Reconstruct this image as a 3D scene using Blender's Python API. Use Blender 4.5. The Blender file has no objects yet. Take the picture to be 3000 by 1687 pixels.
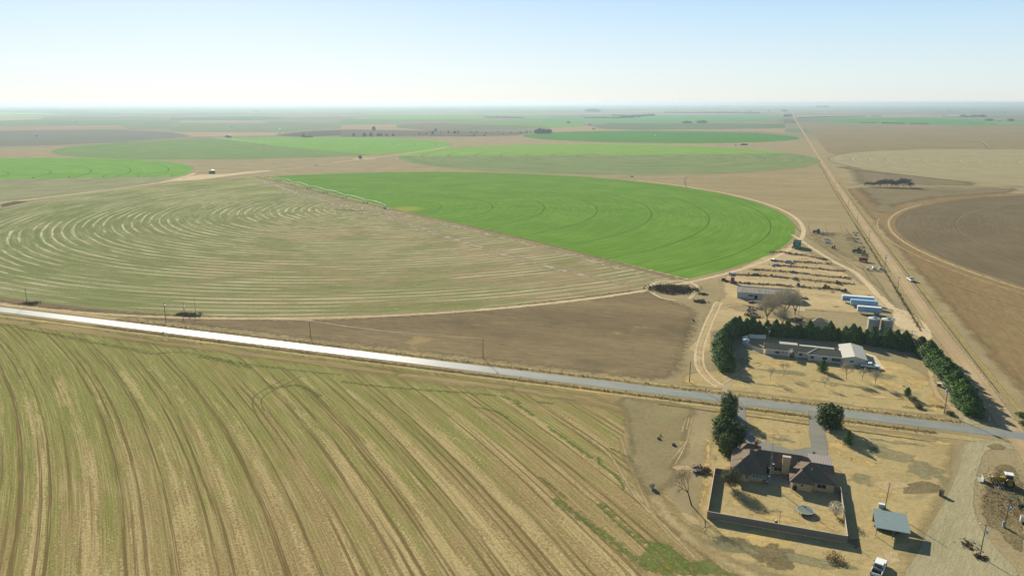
import bpy, math, random
import numpy as np
from mathutils import Vector, geometry

S = bpy.context.scene
COL = S.collection
R = math.radians
rnd = random.Random(7)

# ------------------------------------------------------------ camera
# world axes: X runs along the paved road, Y along the dirt road, metres
CAM_H = 105.0
F_PX = 2140.0            # focal length in pixels of the 3000 px wide photograph
PITCH = math.atan(543.5 / F_PX)
HEAD = R(19.0)
cam = bpy.data.cameras.new('camera')
cam.sensor_width = 36.0
cam.lens = F_PX / 3000.0 * 36.0
cam.clip_start = 1.0
cam.clip_end = 200000.0
cam_o = bpy.data.objects.new('camera', cam)
COL.objects.link(cam_o)
cam_o.location = (0, 0, CAM_H)
cam_o.rotation_euler = (math.pi / 2 - PITCH, 0, HEAD)
S.camera = cam_o

# ------------------------------------------------------------ sky, sun, exposure
SUN_EL = R(23.0)
SUN_DIR = Vector((-0.629, 0.777, 0)).normalized()          # towards the sun, on the ground
SUN_AZ = math.atan2(SUN_DIR.x, SUN_DIR.y)                  # clockwise from +Y
w = bpy.data.worlds.new('World')
S.world = w
w.use_nodes = True
wn = w.node_tree
sky = wn.nodes.new('ShaderNodeTexSky')
sky.sky_type = 'NISHITA'
sky.sun_disc = False
sky.sun_elevation = SUN_EL
sky.sun_rotation = SUN_AZ
sky.altitude = 300
sky.air_density = 1.0
sky.dust_density = 0.6
sky.ozone_density = 2.5
def vm(op, a, b):
    n = wn.nodes.new('ShaderNodeVectorMath'); n.operation = op
    for i, v in enumerate((a, b)):
        if isinstance(v, tuple): n.inputs[i].default_value = v
        else: wn.links.new(v, n.inputs[i])
    return n.outputs[0]


# the glow round the sun is compressed, as the photograph's exposure does
SKB = 0.10
skc = vm('DIVIDE', sky.outputs[0], vm('ADD', vm('MULTIPLY', sky.outputs[0], (SKB, SKB, SKB * .93)), (1.0, 1.0, 1.0)))
tc_ = wn.nodes.new('ShaderNodeTexCoord'); sx_ = wn.nodes.new('ShaderNodeSeparateXYZ')
wn.links.new(tc_.outputs['Generated'], sx_.inputs[0])
rp_ = wn.nodes.new('ShaderNodeValToRGB'); wn.links.new(sx_.outputs[2], rp_.inputs[0])
el_ = rp_.color_ramp.elements
for _ in range(4): el_.new(.5)
SKY_COLS = [(0.0, (.84, .90, .88)), (.04, (.76, .90, .93)), (.09, (.60, .82, .96)), (.14, (.42, .69, .98)), (.3, (.17, .33, .58)), (1.0, (.06, .12, .24))]
for e_, (p_, c_) in zip(el_, SKY_COLS): e_.position = p_; e_.color = c_ + (1,)
gr_ = vm('MULTIPLY', rp_.outputs[0], (8.6, 8.6, 8.6))
rd_ = wn.nodes.new('ShaderNodeValToRGB'); wn.links.new(sx_.outputs[2], rd_.inputs[0])
rd_.color_ramp.elements[0].position = .16; rd_.color_ramp.elements[0].color = (.50, .49, .49, 1)
rd_.color_ramp.elements[1].position = .5; rd_.color_ramp.elements[1].color = (.32, .34, .38, 1)
mx_ = vm('ADD', vm('MULTIPLY', gr_, (.56, .58, .60)), vm('MULTIPLY', skc, rd_.outputs[0]))
wn.links.new(mx_, wn.nodes['Background'].inputs[0])
wn.nodes['Background'].inputs[1].default_value = 0.0625
sun = bpy.data.lights.new('sun', 'SUN')
sun.energy = 4.9
sun.angle = R(0.5)
sun.color = (1.0, 0.93, 0.82)
sun_o = bpy.data.objects.new('sun', sun)
COL.objects.link(sun_o)
d = Vector((SUN_DIR.x * math.cos(SUN_EL), SUN_DIR.y * math.cos(SUN_EL), math.sin(SUN_EL)))
sun_o.rotation_euler = d.to_track_quat('Z', 'Y').to_euler()
sun_o.location = (0, 0, 300)
S.view_settings.view_transform = 'Standard'
S.view_settings.look = 'None'
S.view_settings.exposure = 1.1
S.view_settings.gamma = 1.0
S.render.engine = 'CYCLES'
S.cycles.max_bounces = 5
S.cycles.volume_bounces = 0
S.cycles.transparent_max_bounces = 12

# ------------------------------------------------------------ where things stand: the photograph's ground points, measured by triangulation
REG = {'a': (2000, 640, 5.152), 'b': (2500, 640, 5.152), 'c': (2000, 900, 5.152), 'd': (2500, 900, 5.152),
       'e': (1850, 1130, 5.152), 'f': (2300, 1130, 5.152), 'g': (2050, 1280, 5.152), 'h': (2500, 1406, 5.152),
       'i': (1850, 1406, 5.152), 'j': (2700, 1200, 8.523), 'k': (2750, 1280, 5.176), 'm': (2300, 640, 8.523),
       'n': (740, 480, 5.152), 'p': (0, 250, 2.576), 'q': (1000, 250, 2.576), 'r': (2000, 250, 2.576),
       's': (0, 830, 2.576), 't': (0, 1125, 2.576), 'u': (1000, 1125, 2.576), 'v': (900, 750, 2.1467),
       'D': (0, 0, 2576 / 3000), '1': (1000, 290, 4.293), '2': (1600, 290, 3.68), '3': (2200, 290, 3.22),
       '4': (0, 285, 4.293), '5': (500, 285, 4.293), '6': (580, 430, 4.293)}
CT, ST = math.cos(PITCH), math.sin(PITCH)
CH, SH = math.cos(HEAD), math.sin(HEAD)


def G(r, x, y, z=0.0):
    x0, y0, s = REG[r]
    u = (x0 + x / s - 1500.0) / F_PX
    v = (y0 + y / s - 843.5) / F_PX
    d = ST + v * CT
    gx, gy = (CAM_H - z) * u / d, (CAM_H - z) * (CT - v * ST) / d
    return (gx * CH - gy * SH, gx * SH + gy * CH)


def GL(r, pts, z=0.0):
    return [G(r, x, y, z) for x, y in pts]


# ------------------------------------------------------------ properties
def tag(o, label=None, cat=None, group=None, kind=None):
    if label: o['label'] = label
    if cat: o['category'] = cat
    if group: o['group'] = group
    if kind: o['kind'] = kind
    return o


# ------------------------------------------------------------ shader expressions
K_ALB = 0.735


def lin(c):
    r = []
    for v in c[:3]:
        v = v / 255.0
        r.append(v / 12.92 if v <= 0.04045 else ((v + 0.055) / 1.055) ** 2.4)
    return r


def C(r, g, b, k=None):
    """a colour read off the photograph, turned into a reflectance"""
    k = K_ALB if k is None else k
    q = lin((r, g, b))
    return (min(.9, q[0] * k), min(.9, q[1] * k * .99), min(.9, q[2] * k * .88), 1.0)


class X:
    """a socket with arithmetic"""
    def __init__(s, nt, sock): s.nt, s.s = nt, sock

    def _m(s, op, *a, clamp=False):
        n = s.nt.nodes.new('ShaderNodeMath'); n.operation = op; n.use_clamp = clamp
        for i, v in enumerate((s,) + a):
            if isinstance(v, X): s.nt.links.new(v.s, n.inputs[i])
            else: n.inputs[i].default_value = v
        return X(s.nt, n.outputs[0])
    def __add__(s, o): return s._m('ADD', o)
    def __sub__(s, o): return s._m('SUBTRACT', o)
    def __mul__(s, o): return s._m('MULTIPLY', o)
    def __truediv__(s, o): return s._m('DIVIDE', o)
    __radd__ = __add__; __rmul__ = __mul__
    def inv(s): return (s * -1.0) + 1.0
    def abs(s): return s._m('ABSOLUTE')
    def mod(s, o): return s._m('FLOORED_MODULO', o)
    def max(s, o): return s._m('MAXIMUM', o)
    def min(s, o): return s._m('MINIMUM', o)
    def pow(s, o): return s._m('POWER', o)
    def sin(s): return s._m('SINE')
    def cos(s): return s._m('COSINE')
    def lt(s, o): return s._m('LESS_THAN', o)
    def clamp(s): return s._m('ADD', 0.0, clamp=True)
    def step(s, a, b, smooth=True):
        n = s.nt.nodes.new('ShaderNodeMapRange')
        n.interpolation_type = 'SMOOTHSTEP' if smooth else 'LINEAR'
        s.nt.links.new(s.s, n.inputs[0])
        n.inputs[1].default_value = a; n.inputs[2].default_value = b
        return X(s.nt, n.outputs[0])


class T:
    def __init__(s, name):
        s.mat = bpy.data.materials.new(name); s.mat.use_nodes = True
        s.nt = s.mat.node_tree; s.b = s.nt.nodes['Principled BSDF']
        s.b.inputs['Specular IOR Level'].default_value = 0.2
        s.b.inputs['Roughness'].default_value = 0.9

    def n(s, t, **k):
        o = s.nt.nodes.new(t)
        for a, v in k.items(): setattr(o, a, v)
        return o

    def pos(s):
        if not hasattr(s, '_p'): s._p = X(s.nt, s.n('ShaderNodeNewGeometry').outputs['Position'])
        return s._p

    def opos(s):
        return X(s.nt, s.n('ShaderNodeTexCoord').outputs['Object'])

    def island(s):
        return X(s.nt, s.n('ShaderNodeNewGeometry').outputs['Random Per Island'])

    def objrand(s):
        return X(s.nt, s.n('ShaderNodeObjectInfo').outputs['Random'])

    def sep(s, v):
        n = s.n('ShaderNodeSeparateXYZ'); s.nt.links.new(v.s, n.inputs[0])
        return [X(s.nt, n.outputs[i]) for i in range(3)]

    def vec(s, *a):
        n = s.n('ShaderNodeCombineXYZ')
        for i, v in enumerate(a):
            if isinstance(v, X): s.nt.links.new(v.s, n.inputs[i])
            else: n.inputs[i].default_value = v
        return X(s.nt, n.outputs[0])

    def noise(s, v, scale, detail=4.0, rough=0.55, dist=0.0):
        n = s.n('ShaderNodeTexNoise'); s.nt.links.new(v.s, n.inputs['Vector'])
        n.inputs['Scale'].default_value = scale; n.inputs['Detail'].default_value = detail
        n.inputs['Roughness'].default_value = rough; n.inputs['Distortion'].default_value = dist
        return X(s.nt, n.outputs[0])

    def white(s, v):
        n = s.n('ShaderNodeTexWhiteNoise', noise_dimensions='3D'); s.nt.links.new(v.s, n.inputs['Vector'])
        return X(s.nt, n.outputs[0])

    def mix(s, f, a, b):
        n = s.n('ShaderNodeMix', data_type='RGBA')
        for i, v in ((0, f), (6, a), (7, b)):
            if isinstance(v, X): s.nt.links.new(v.s, n.inputs[i])
            else: n.inputs[i].default_value = v
        return X(s.nt, n.outputs[2])

    def ramp(s, f, stops):
        n = s.n('ShaderNodeValToRGB'); s.nt.links.new(f.s, n.inputs[0]); e = n.color_ramp.elements
        while len(e) < len(stops): e.new(0.5)
        for k, (p, c) in zip(e, stops): k.position = p; k.color = c
        return X(s.nt, n.outputs[0])

    def attr(s, name):
        return X(s.nt, s.n('ShaderNodeAttribute', attribute_name=name).outputs['Fac'])

    def out(s, col=None, rough=None, spec=None, metal=None, alpha=None, bump=None, bd=1.0, bs=1.0):
        def put(i, v):
            if isinstance(v, X): s.nt.links.new(v.s, s.b.inputs[i])
            elif v is not None: s.b.inputs[i].default_value = v
        put('Base Color', col); put('Roughness', rough); put('Specular IOR Level', spec); put('Metallic', metal); put('Alpha', alpha)
        if bump is not None:
            n = s.n('ShaderNodeBump'); n.inputs['Distance'].default_value = bd; n.inputs['Strength'].default_value = bs
            s.nt.links.new(bump.s, n.inputs['Height']); s.nt.links.new(n.outputs[0], s.b.inputs['Normal'])
        return s.mat


def polar(t, cx, cy, rs, ts):
    """(radius*rs, direction*ts) so that noise runs along rings round (cx, cy)"""
    x, y, _ = t.sep(t.pos())
    dx, dy = x - cx, y - cy
    r = (dx * dx + dy * dy).pow(0.5)
    return r, t.vec(r * rs, dx / r * ts, dy / r * ts), dx, dy


# ------------------------------------------------------------ meshes
class MB:
    def __init__(s): s.v, s.f = [], []

    def add(s, vs, fs):
        b = len(s.v); s.v += [tuple(p) for p in vs]; s.f += [tuple(b + i for i in f) for f in fs]; return s

    def box(s, cx, cy, cz, sx, sy, sz, rz=0.0, rx=0.0, ry=0.0):
        c, q = math.cos(rz), math.sin(rz)
        vs = []
        for dz in (-.5, .5):
            for dx, dy in ((-.5, -.5), (.5, -.5), (.5, .5), (-.5, .5)):
                x, y, z = dx * sx, dy * sy, dz * sz
                if rx: y, z = y * math.cos(rx) - z * math.sin(rx), y * math.sin(rx) + z * math.cos(rx)
                if ry: x, z = x * math.cos(ry) + z * math.sin(ry), -x * math.sin(ry) + z * math.cos(ry)
                vs.append((cx + x * c - y * q, cy + x * q + y * c, cz + z))
        return s.add(vs, [(0, 3, 2, 1), (4, 5, 6, 7), (0, 1, 5, 4), (1, 2, 6, 5), (2, 3, 7, 6), (3, 0, 4, 7)])

    def tube(s, p0, p1, r0, r1=None, n=8, caps=True):
        r1 = r0 if r1 is None else r1
        a, b = Vector(p0), Vector(p1); d = (b - a)
        if d.length < 1e-6: return s
        d.normalize(); u = d.orthogonal().normalized(); w_ = d.cross(u)
        vs = []
        for p, r in ((a, r0), (b, r1)):
            for i in range(n):
                t = 2 * math.pi * i / n
                vs.append(p + u * (r * math.cos(t)) + w_ * (r * math.sin(t)))
        fs = [(i, (i + 1) % n, n + (i + 1) % n, n + i) for i in range(n)]
        if caps: fs += [tuple(range(n - 1, -1, -1)), tuple(range(n, 2 * n))]
        return s.add(vs, fs)

    def prism(s, prof, y0, y1, top_in=0.0, zt=None):
        """side profile in x,z pushed along y; vertices above zt are pulled in by top_in"""
        n = len(prof); vs = []
        for y, sg in ((y0, 1), (y1, -1)):
            for x, z in prof:
                vs.append((x, y + (sg * top_in if zt is not None and z > zt else 0), z))
        fs = [tuple(range(n)), tuple(range(2 * n - 1, n - 1, -1))] + [(i, n + i, n + (i + 1) % n, (i + 1) % n) for i in range(n)]
        return s.add(vs, fs)

    def lathe(s, prof, cx, cy, n=24):
        vs = []; m = len(prof)
        for i in range(n):
            t = 2 * math.pi * i / n
            vs += [(cx + r * math.cos(t), cy + r * math.sin(t), z) for r, z in prof]
        fs = []
        for i in range(n):
            j = (i + 1) % n
            fs += [(i * m + k, j * m + k, j * m + k + 1, i * m + k + 1) for k in range(m - 1)]
        return s.add(vs, fs)

    def blob(s, cx, cy, cz, rx, ry, rz, rg, n=8, m=5, j=.25):
        vs = []
        for a in range(m + 1):
            ph = math.pi * a / m
            for i in range(n):
                t = 2 * math.pi * i / n; k = 1 + rg.uniform(-j, j)
                vs.append((cx + rx * k * math.sin(ph) * math.cos(t), cy + ry * k * math.sin(ph) * math.sin(t), cz + rz * k * math.cos(ph)))
        fs = [(a * n + i, (a + 1) * n + i, (a + 1) * n + (i + 1) % n, a * n + (i + 1) % n) for a in range(m) for i in range(n)]
        return s.add(vs, fs)

    def mesh(s, name, mat=None, smooth=False):
        me = bpy.data.meshes.new(name)
        me.from_pydata(s.v, [], s.f)
        if mat: me.materials.append(mat)
        if smooth: me.polygons.foreach_set('use_smooth', [True] * len(me.polygons))
        me.update()
        return me

    def build(s, name, mat, parent=None, label=None, smooth=False, bevel=0.0):
        o = bpy.data.objects.new(name, s.mesh(name, mat, smooth)); COL.objects.link(o)
        if parent: o.parent = parent
        if label: o['label'] = label
        if bevel:
            b = o.modifiers.new('bevel', 'BEVEL'); b.width = bevel; b.segments = 2; b.limit_method = 'ANGLE'
        return o


def thing(name, label, cat, loc=(0, 0, 0), rz=0.0, group=None):
    o = bpy.data.objects.new(name, None); COL.objects.link(o)
    o.empty_display_size = 0.5
    o.location = loc if len(loc) == 3 else (loc[0], loc[1], 0.0)
    o.rotation_euler = (0, 0, rz)
    return tag(o, label, cat, group)


def dup(root, loc, rz=None, label=None, scale=None, group=None):
    r = root.copy(); COL.objects.link(r)
    r.location = loc if len(loc) == 3 else (loc[0], loc[1], 0.0)
    if rz is not None: r.rotation_euler = (0, 0, rz)
    if scale is not None: r.scale = (scale,) * 3 if not hasattr(scale, '__len__') else scale
    if label: r['label'] = label
    if group: r['group'] = group
    for ch in list(root.children):
        c = ch.copy(); COL.objects.link(c); c.parent = r
        for g in ch.children:
            q = g.copy(); COL.objects.link(q); q.parent = c
    return r


def facing(a, b):
    return math.atan2(b[1] - a[1], b[0] - a[0])


# ------------------------------------------------------------ flat ground sheets with ragged edges
def sheet(name, mat, polys=(), strips=(), z=0.02, w=None, kind='structure', label=None, step=None, jit=0.0):
    """polys: lists of xy (w = width of the frayed rim); strips: (points, width) ribbons. attribute e: 0 at the edge, 1 inside; v: -1..1 across a ribbon"""
    V, Fc, E_, W_ = [], [], [], []
    z *= .3
    rg = random.Random(len(name) * 7 + 3)
    for P in polys:
        P = [Vector(p) for p in P]
        if sum(P[i].x * P[(i + 1) % len(P)].y - P[(i + 1) % len(P)].x * P[i].y for i in range(len(P))) < 0: P.reverse()
        if step:
            Q = []
            for i in range(len(P)):
                a, b = P[i], P[(i + 1) % len(P)]; k = max(1, int((b - a).length / step))
                Q += [a.lerp(b, j / k) for j in range(k)]
            P = Q
            for _ in range(3):
                P = [(P[i - 1] + P[i] * 2 + P[(i + 1) % len(P)]) / 4 for i in range(len(P))]
        z += 0.0008
        n = len(P); b0 = len(V)
        if w:
            I = []
            for i in range(n):
                q = 2 if step else 1
                d1 = (P[i] - P[i - q]).normalized(); d2 = (P[(i + q) % n] - P[i]).normalized()
                nn = Vector((-(d1.y + d2.y), d1.x + d2.x))
                nn = nn.normalized() if nn.length > 1e-4 else Vector((-d1.y, d1.x))
                I.append(P[i] + nn * w)
            V += [(p.x, p.y, z) for p in P]; E_ += [0.0] * n
            V += [(p.x, p.y, z + .0004) for p in I]; E_ += [1.0] * n
            W_ += [0.0] * (2 * n)
            Fc += [(b0 + i, b0 + (i + 1) % n, b0 + n + (i + 1) % n, b0 + n + i) for i in range(n)]
            src, off = I, b0 + n
        else:
            V += [(p.x, p.y, z) for p in P]; E_ += [1.0] * n; W_ += [0.0] * n
            src, off = P, b0
        for t in geometry.tessellate_polygon([[Vector((p.x, p.y, 0)) for p in src]]):
            Fc.append(tuple(off + i for i in t))
    for st in strips:
        P, wd = st[0], st[1]; z += 0.0008
        P = smooth_line([Vector(p) for p in P], st[2] if len(st) > 2 else 4.0)
        n = len(P); b0 = len(V); L = len(V)
        for i in range(n):
            dd = (P[min(i + 1, n - 1)] - P[max(i - 1, 0)]).normalized(); nn = Vector((-dd.y, dd.x))
            ww = wd if not hasattr(wd, '__len__') else wd[0] + (wd[1] - wd[0]) * i / (n - 1)
            end = min(i, n - 1 - i)
            for k in (-1, -.5, 0, .5, 1):
                p = P[i] + nn * (ww / 2 * k)
                V.append((p.x, p.y, z)); E_.append((1 - abs(k)) * 1.0); W_.append(float(k))
        Fc += [(b0 + i * 5 + k, b0 + (i + 1) * 5 + k, b0 + (i + 1) * 5 + k + 1, b0 + i * 5 + k + 1) for i in range(n - 1) for k in range(4)]
    me = bpy.data.meshes.new(name); me.from_pydata(V, [], Fc); me.materials.append(mat)
    # all faces up
    a = me.attributes.new('e', 'FLOAT', 'POINT'); a.data.foreach_set('value', E_)
    a = me.attributes.new('v', 'FLOAT', 'POINT'); a.data.foreach_set('value', W_)
    me.update()
    flip = [p.index for p in me.polygons if p.normal.z < 0]
    if flip:
        Fc = [tuple(reversed(f)) if i in set(flip) else f for i, f in enumerate(Fc)] if len(flip) < 200 else [f if me.polygons[i].normal.z >= 0 else tuple(reversed(f)) for i, f in enumerate(Fc)]
        me2 = bpy.data.meshes.new(name); me2.from_pydata(V, [], Fc); me2.materials.append(mat)
        a = me2.attributes.new('e', 'FLOAT', 'POINT'); a.data.foreach_set('value', E_)
        a = me2.attributes.new('v', 'FLOAT', 'POINT'); a.data.foreach_set('value', W_)
        me2.update(); me = me2
    o = bpy.data.objects.new(name, me); COL.objects.link(o)
    return tag(o, label, None, None, kind)


def smooth_line(P, step=4.0):
    out = []
    n = len(P)
    for i in range(n - 1):
        p0, p1, p2, p3 = P[max(i - 1, 0)], P[i], P[i + 1], P[min(i + 2, n - 1)]
        k = max(2, int((p2 - p1).length / step))
        for j in range(k):
            t = j / k
            out.append(0.5 * ((2 * p1) + (p2 - p0) * t + (2 * p0 - 5 * p1 + 4 * p2 - p3) * t * t + (3 * p1 - p0 - 3 * p2 + p3) * t ** 3))
    out.append(P[-1])
    return out


def arc(cx, cy, r, a0, a1, n=160):
    return [(cx + r * math.cos(R(a0 + (a1 - a0) * i / n)), cy + r * math.sin(R(a0 + (a1 - a0) * i / n))) for i in range(n + 1)]


def sector(cx, cy, r, a0, a1, n=160):
    return arc(cx, cy, r, a0, a1, n) + ([(cx, cy)] if abs(a1 - a0) < 359 else [])


def ang(c, p):
    return math.degrees(math.atan2(p[1] - c[1], p[0] - c[0]))
# ============================================================ GROUND
def rag(t, sc=0.5, k=1.2, lo=.15, hi=.95):
    """ragged alpha from attribute e"""
    nz = t.noise(t.pos(), sc, 4.0, .65)
    return (t.attr('e') + (nz - 0.5) * k).step(lo, hi)


def soil(name, cols, s1=0.05, s2=0.6, bd=0.15, alpha=None, hi=None, rot=None):
    """mottled ground: cols = dark, mid, light; optional patches hi=(colour, scale, threshold); rot = anisotropic direction"""
    t = T(name)
    P = t.pos()
    if rot is not None:
        x, y, _ = t.sep(P)
        a, b = math.cos(rot), math.sin(rot)
        P = t.vec((x * a + y * b) * 0.18, (y * a - x * b) * 1.0, 0.0)
    n1 = t.noise(P, s1, 6.0, .65)
    n2 = t.noise(P, s2, 5.0, .75)
    n3 = t.noise(t.pos(), 2.2, 4.0, .8)
    f = n1 * 0.5 + n2 * 0.55 + n3 * 0.5 - 0.275
    col = t.ramp(f.step(.32, .68, False), [(0.0, cols[0]), (0.5, cols[1]), (1.0, cols[2])])
    col = t.mix((n3 - .5 + (n2 - .5) * .7).step(.08, .3) * .35, col, tuple(min(1, v * 1.35) for v in cols[2][:3]) + (1,))
    col = t.mix((n3 * -1.0 + .5 + (n2 - .5) * -.7).step(.08, .3) * .4, col, tuple(v * .72 for v in cols[0][:3]) + (1,))
    if hi:
        for c, sc, th in hi:
            m = (t.noise(t.pos(), sc, 5.0, .6) + (n3 - .5) * .25).step(th, th + .08)
            col = t.mix(m, col, c)
    al = rag(t, *alpha) if alpha else None
    return t.out(col, .95, 0.0, alpha=al, bump=n3 * 1.2 + n2 * 1.2, bd=bd)


# ---- the base sheet: quilt of quarter sections with centre-pivot circles out to the horizon
def base_mat():
    t = T('plain_ground')
    x, y, _ = t.sep(t.pos())
    CELL = 805.0
    u, v = (x + 772.0) / CELL, (y - 267.0) / CELL
    fu, fv = u.mod(1.0), v.mod(1.0)
    iu, iv = u - fu, v - fv
    h1 = t.white(t.vec(iu, iv, 0.0)); h2 = t.white(t.vec(iu, iv, 3.0)); h3 = t.white(t.vec(iu, iv, 7.0))
    du, dv = fu - 0.5, fv - 0.5
    r = (du * du + dv * dv).pow(0.5)
    inside = r.lt(0.49)
    side = (du * (h3 - 0.5) + dv * (h2 - 0.5)).step(-.001, .001)
    kind = (h1 + side * 0.35 * h2).mod(1.0)
    circ = t.ramp(kind, [(0.0, C(112, 108, 96)), (0.2, C(146, 138, 116)), (0.32, C(110, 140, 84)), (0.46, C(106, 126, 98)), (0.6, C(128, 138, 108)),
                         (0.72, C(104, 152, 80)), (0.82, C(108, 104, 98)), (1.0, C(150, 142, 120))])
    land = t.ramp(h3, [(0.0, C(150, 138, 116)), (0.4, C(126, 126, 106)), (0.7, C(118, 130, 102)), (1.0, C(160, 148, 124))])
    pm = h2.step(.35, .36)
    col = t.mix(inside * pm, land, circ)
    mm = t.noise(t.pos(), 0.0025, 5.0, .6)
    col = t.mix(mm.step(.3, .8) * 0.6, col, C(136, 134, 112))
    # near ground: the dry pasture round the farm
    near = t.noise(t.pos(), 0.03, 5.0, .65); fine = t.noise(t.pos(), 0.7, 4.0, .7); f3 = t.noise(t.pos(), 2.5, 3.0, .7)
    nc = t.ramp((near * .5 + fine * .45 + f3 * .2 - .08).step(.3, .7, False), [(0.0, C(142, 128, 98)), (.5, C(162, 147, 114)), (1.0, C(184, 167, 128))])
    rr = (x * x + y * y).pow(0.5)
    col = t.mix((rr + mm * 900).step(2500.0, 3100.0), nc, col)
    # section-line roads
    rd = (fu - .5).abs().max((fv - .5).abs())
    return t.out(col, .95, 0.0, bump=fine * .8 + f3 * .6, bd=.15)


g = MB().add([(-90000, -90000, 0), (90000, -90000, 0), (90000, 90000, 0), (-90000, 90000, 0)], [(0, 1, 2, 3)]).build('ground', base_mat())
tag(g, kind='structure')


# ---- crop circles
rg = random.Random(77)


def blotch(cx, cy, rx, ry, n=14, rot=0.0):
    return [(cx + (rx * math.cos(a) * math.cos(rot) - ry * math.sin(a) * math.sin(rot)) * k, cy + (rx * math.cos(a) * math.sin(rot) + ry * math.sin(a) * math.cos(rot)) * k) for a, k in ((2 * math.pi * i / n, rg.uniform(.75, 1.2)) for i in range(n))]


def crop(name, c, cols, tracks=None, trackcol=None, tw=.45, ring=.35, ta=5.0, bd=.25, patch=None, fine=1.4, cells=None, rows=None):
    """cols: dark, mid, light read along rings"""
    t = T(name)
    r, pv, dx, dy = polar(t, c[0], c[1], ring, ta)
    n1 = t.noise(pv, 1.0, 5.0, .6)
    n2 = t.noise(t.pos(), .02, 4.0, .6)
    n3 = t.noise(t.pos(), fine, 3.0, .7)
    f = n1 * .5 + n2 * .35 + n3 * .35 - .1
    col = t.ramp(f.step(.3, .7, False), [(0, cols[0]), (.5, cols[1]), (1, cols[2])])
    if patch:
        for pc, cx, cy, rad, soft in patch:
            x, y, _ = t.sep(t.pos())
            q = ((x - cx) * (x - cx) + (y - cy) * (y - cy)).pow(.5) + (n3 - .5) * 6.0 + (n2 - .5) * rad * 1.4
            col = t.mix(q.step(rad + soft, rad - soft) if False else q.step(rad - soft, rad + soft).inv(), col, pc)
    bump = n1 * .5 + n3 * .8
    if tracks:
        r0, sp = tracks
        m = ((r - (r0 - sp / 2)).mod(sp) - sp / 2).abs().step(tw * .6, tw * 1.3).inv()
        col = t.mix(m * (n2.step(.3, .6) * .35 + .6), col, trackcol)  # wheel ruts; in green crops trackcol also carries the shade of the crop
        bump = bump - m * 1.2
    return t.out(col, .9, 0.0, bump=bump, bd=bd)


A = (-366.0, 669.0); AR = 394.0
a_out = ang(A, G('D', 672, 443)); a_in = ang(A, G('D', 1700, 693))
GREEN = (C(90, 128, 44), C(108, 145, 56), C(130, 162, 76))
m_green = crop('green_wheat', A, GREEN, tracks=(55.2, 53.2), trackcol=C(70, 104, 42), tw=.42, ring=.3, ta=10.0,
               patch=[(C(152, 158, 66), A[0] + 24, A[1] - 4, 14, 8)])
sheet('green_field', m_green, [sector(A[0], A[1], AR, a_in, a_out, 220)], z=.06, w=1.2)

# stubble half of the same circle
def stubble_mat():
    t = T('stubble')
    r, pv, dx, dy = polar(t, A[0] - 4, A[1] - 2, .2, 5.0)
    n1 = t.noise(pv, 1.0, 6.0, .62)
    _, pv7, _, _ = polar(t, A[0] - 4, A[1] - 2, .05, 4.0)
    n7 = t.noise(pv7, 1.0, 3.0, .5)
    r2, pv2, _, _ = polar(t, A[0], A[1], .8, 16.0)
    n4 = t.noise(pv2, 1.0, 5.0, .68)
    n2 = t.noise(t.pos(), .011, 4.0, .6)
    n3 = t.noise(t.pos(), 1.1, 4.0, .75)
    n5 = t.noise(t.pos(), .16, 4.0, .7)
    green = t.mix(n3, C(94, 114, 62), C(150, 152, 98))
    green = t.mix(n5.step(.55, .72), green, C(160, 154, 84))
    tan = t.mix(n3, C(160, 146, 112), C(212, 200, 164))
    brown = t.mix(n3, C(150, 128, 100), C(194, 170, 138))
    green = t.mix((n2 + dy * .0009 - dx * .0004 + (n5 - .5) * .4).step(.62, .8) * .6, green, C(160, 156, 82))
    # greener far out and to the west, browner near the pivot
    gr = (n2 * .9 + n5 * .5 + (r / 395.0) * .42 + dx * -.0009 + dy * .0006 - .42)
    col = t.mix((gr + (n4 - .5) * 1.5 + (n3 - .5) * 1.2 + .03).step(.12, .42), brown, green)
    st = (n1 * .6 + n4 * .55 + (n3 - .5) * .35 + (n2 - .5) * .35 + (dx / r) * -.035).step(.57, .68)
    col = t.mix(st * (r.step(20.0, 70.0) * .25 + .3) * n3.step(.35, .55), col, tan)
    # pale rings, thin
    m = ((r2 + (n1 - .5) * 5).mod(7.5) - 3.75).abs().step(.5, 1.25).inv() * n7.step(.42, .54) * (n4 * .6 + n3 * .5).step(.46, .58)
    col = t.mix(m * .95, col, C(218, 208, 174))
    m2 = ((r2 + 2 + (n1 - .5) * 6).mod(6.1) - 3.05).abs().step(.4, 1.2).inv() * n4.step(.4, .55)
    col = t.mix(m2 * .4, col, C(112, 122, 78))
    # bare strip beside the pivot lane
    return t.out(col, .95, 0.0, bump=n3 * 1.4 + n4 * .8, bd=.3)


m_stub = stubble_mat()
sheet('stubble_field', m_stub, [sector(A[0], A[1], AR + 3, a_out, a_in + 360, 260)], z=.04, w=1.5)

# circle with a green upper half and a duller lower half
def halves(name, c, r, a0, a1, bright, dull, z=.04):
    sheet('crop_field', bright, [sector(c[0], c[1], r, a0, a1)], z=z + .03, w=2)
    sheet('crop_field', dull, [sector(c[0], c[1], r, a1, a0 + 360)], z=z, w=2)


B = (-318.0, 1492.0); BR = 412.0
m_gB = crop('bright_wheat', B, (C(118, 156, 66), C(134, 167, 78), C(150, 174, 94)), tracks=(50, 53.0), trackcol=C(84, 118, 50), tw=1.2, ring=.1, ta=6,
            patch=[(C(150, 150, 80), B[0] - 10, B[1] + 6, 26, 10)])
m_dB = crop('dull_wheat', B, (C(104, 130, 78), C(130, 144, 96), C(152, 154, 112)), tracks=(50, 53.0), trackcol=C(120, 120, 74), tw=1.0, ring=.05, ta=3)
aB = ang(G('q', 1970, 537), G('q', 490, 547))
halves('B', B, BR, aB - 180 + 3, aB, m_gB, m_dB, .4)
if True:
    cB = G('q', 1970, 537)

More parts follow.
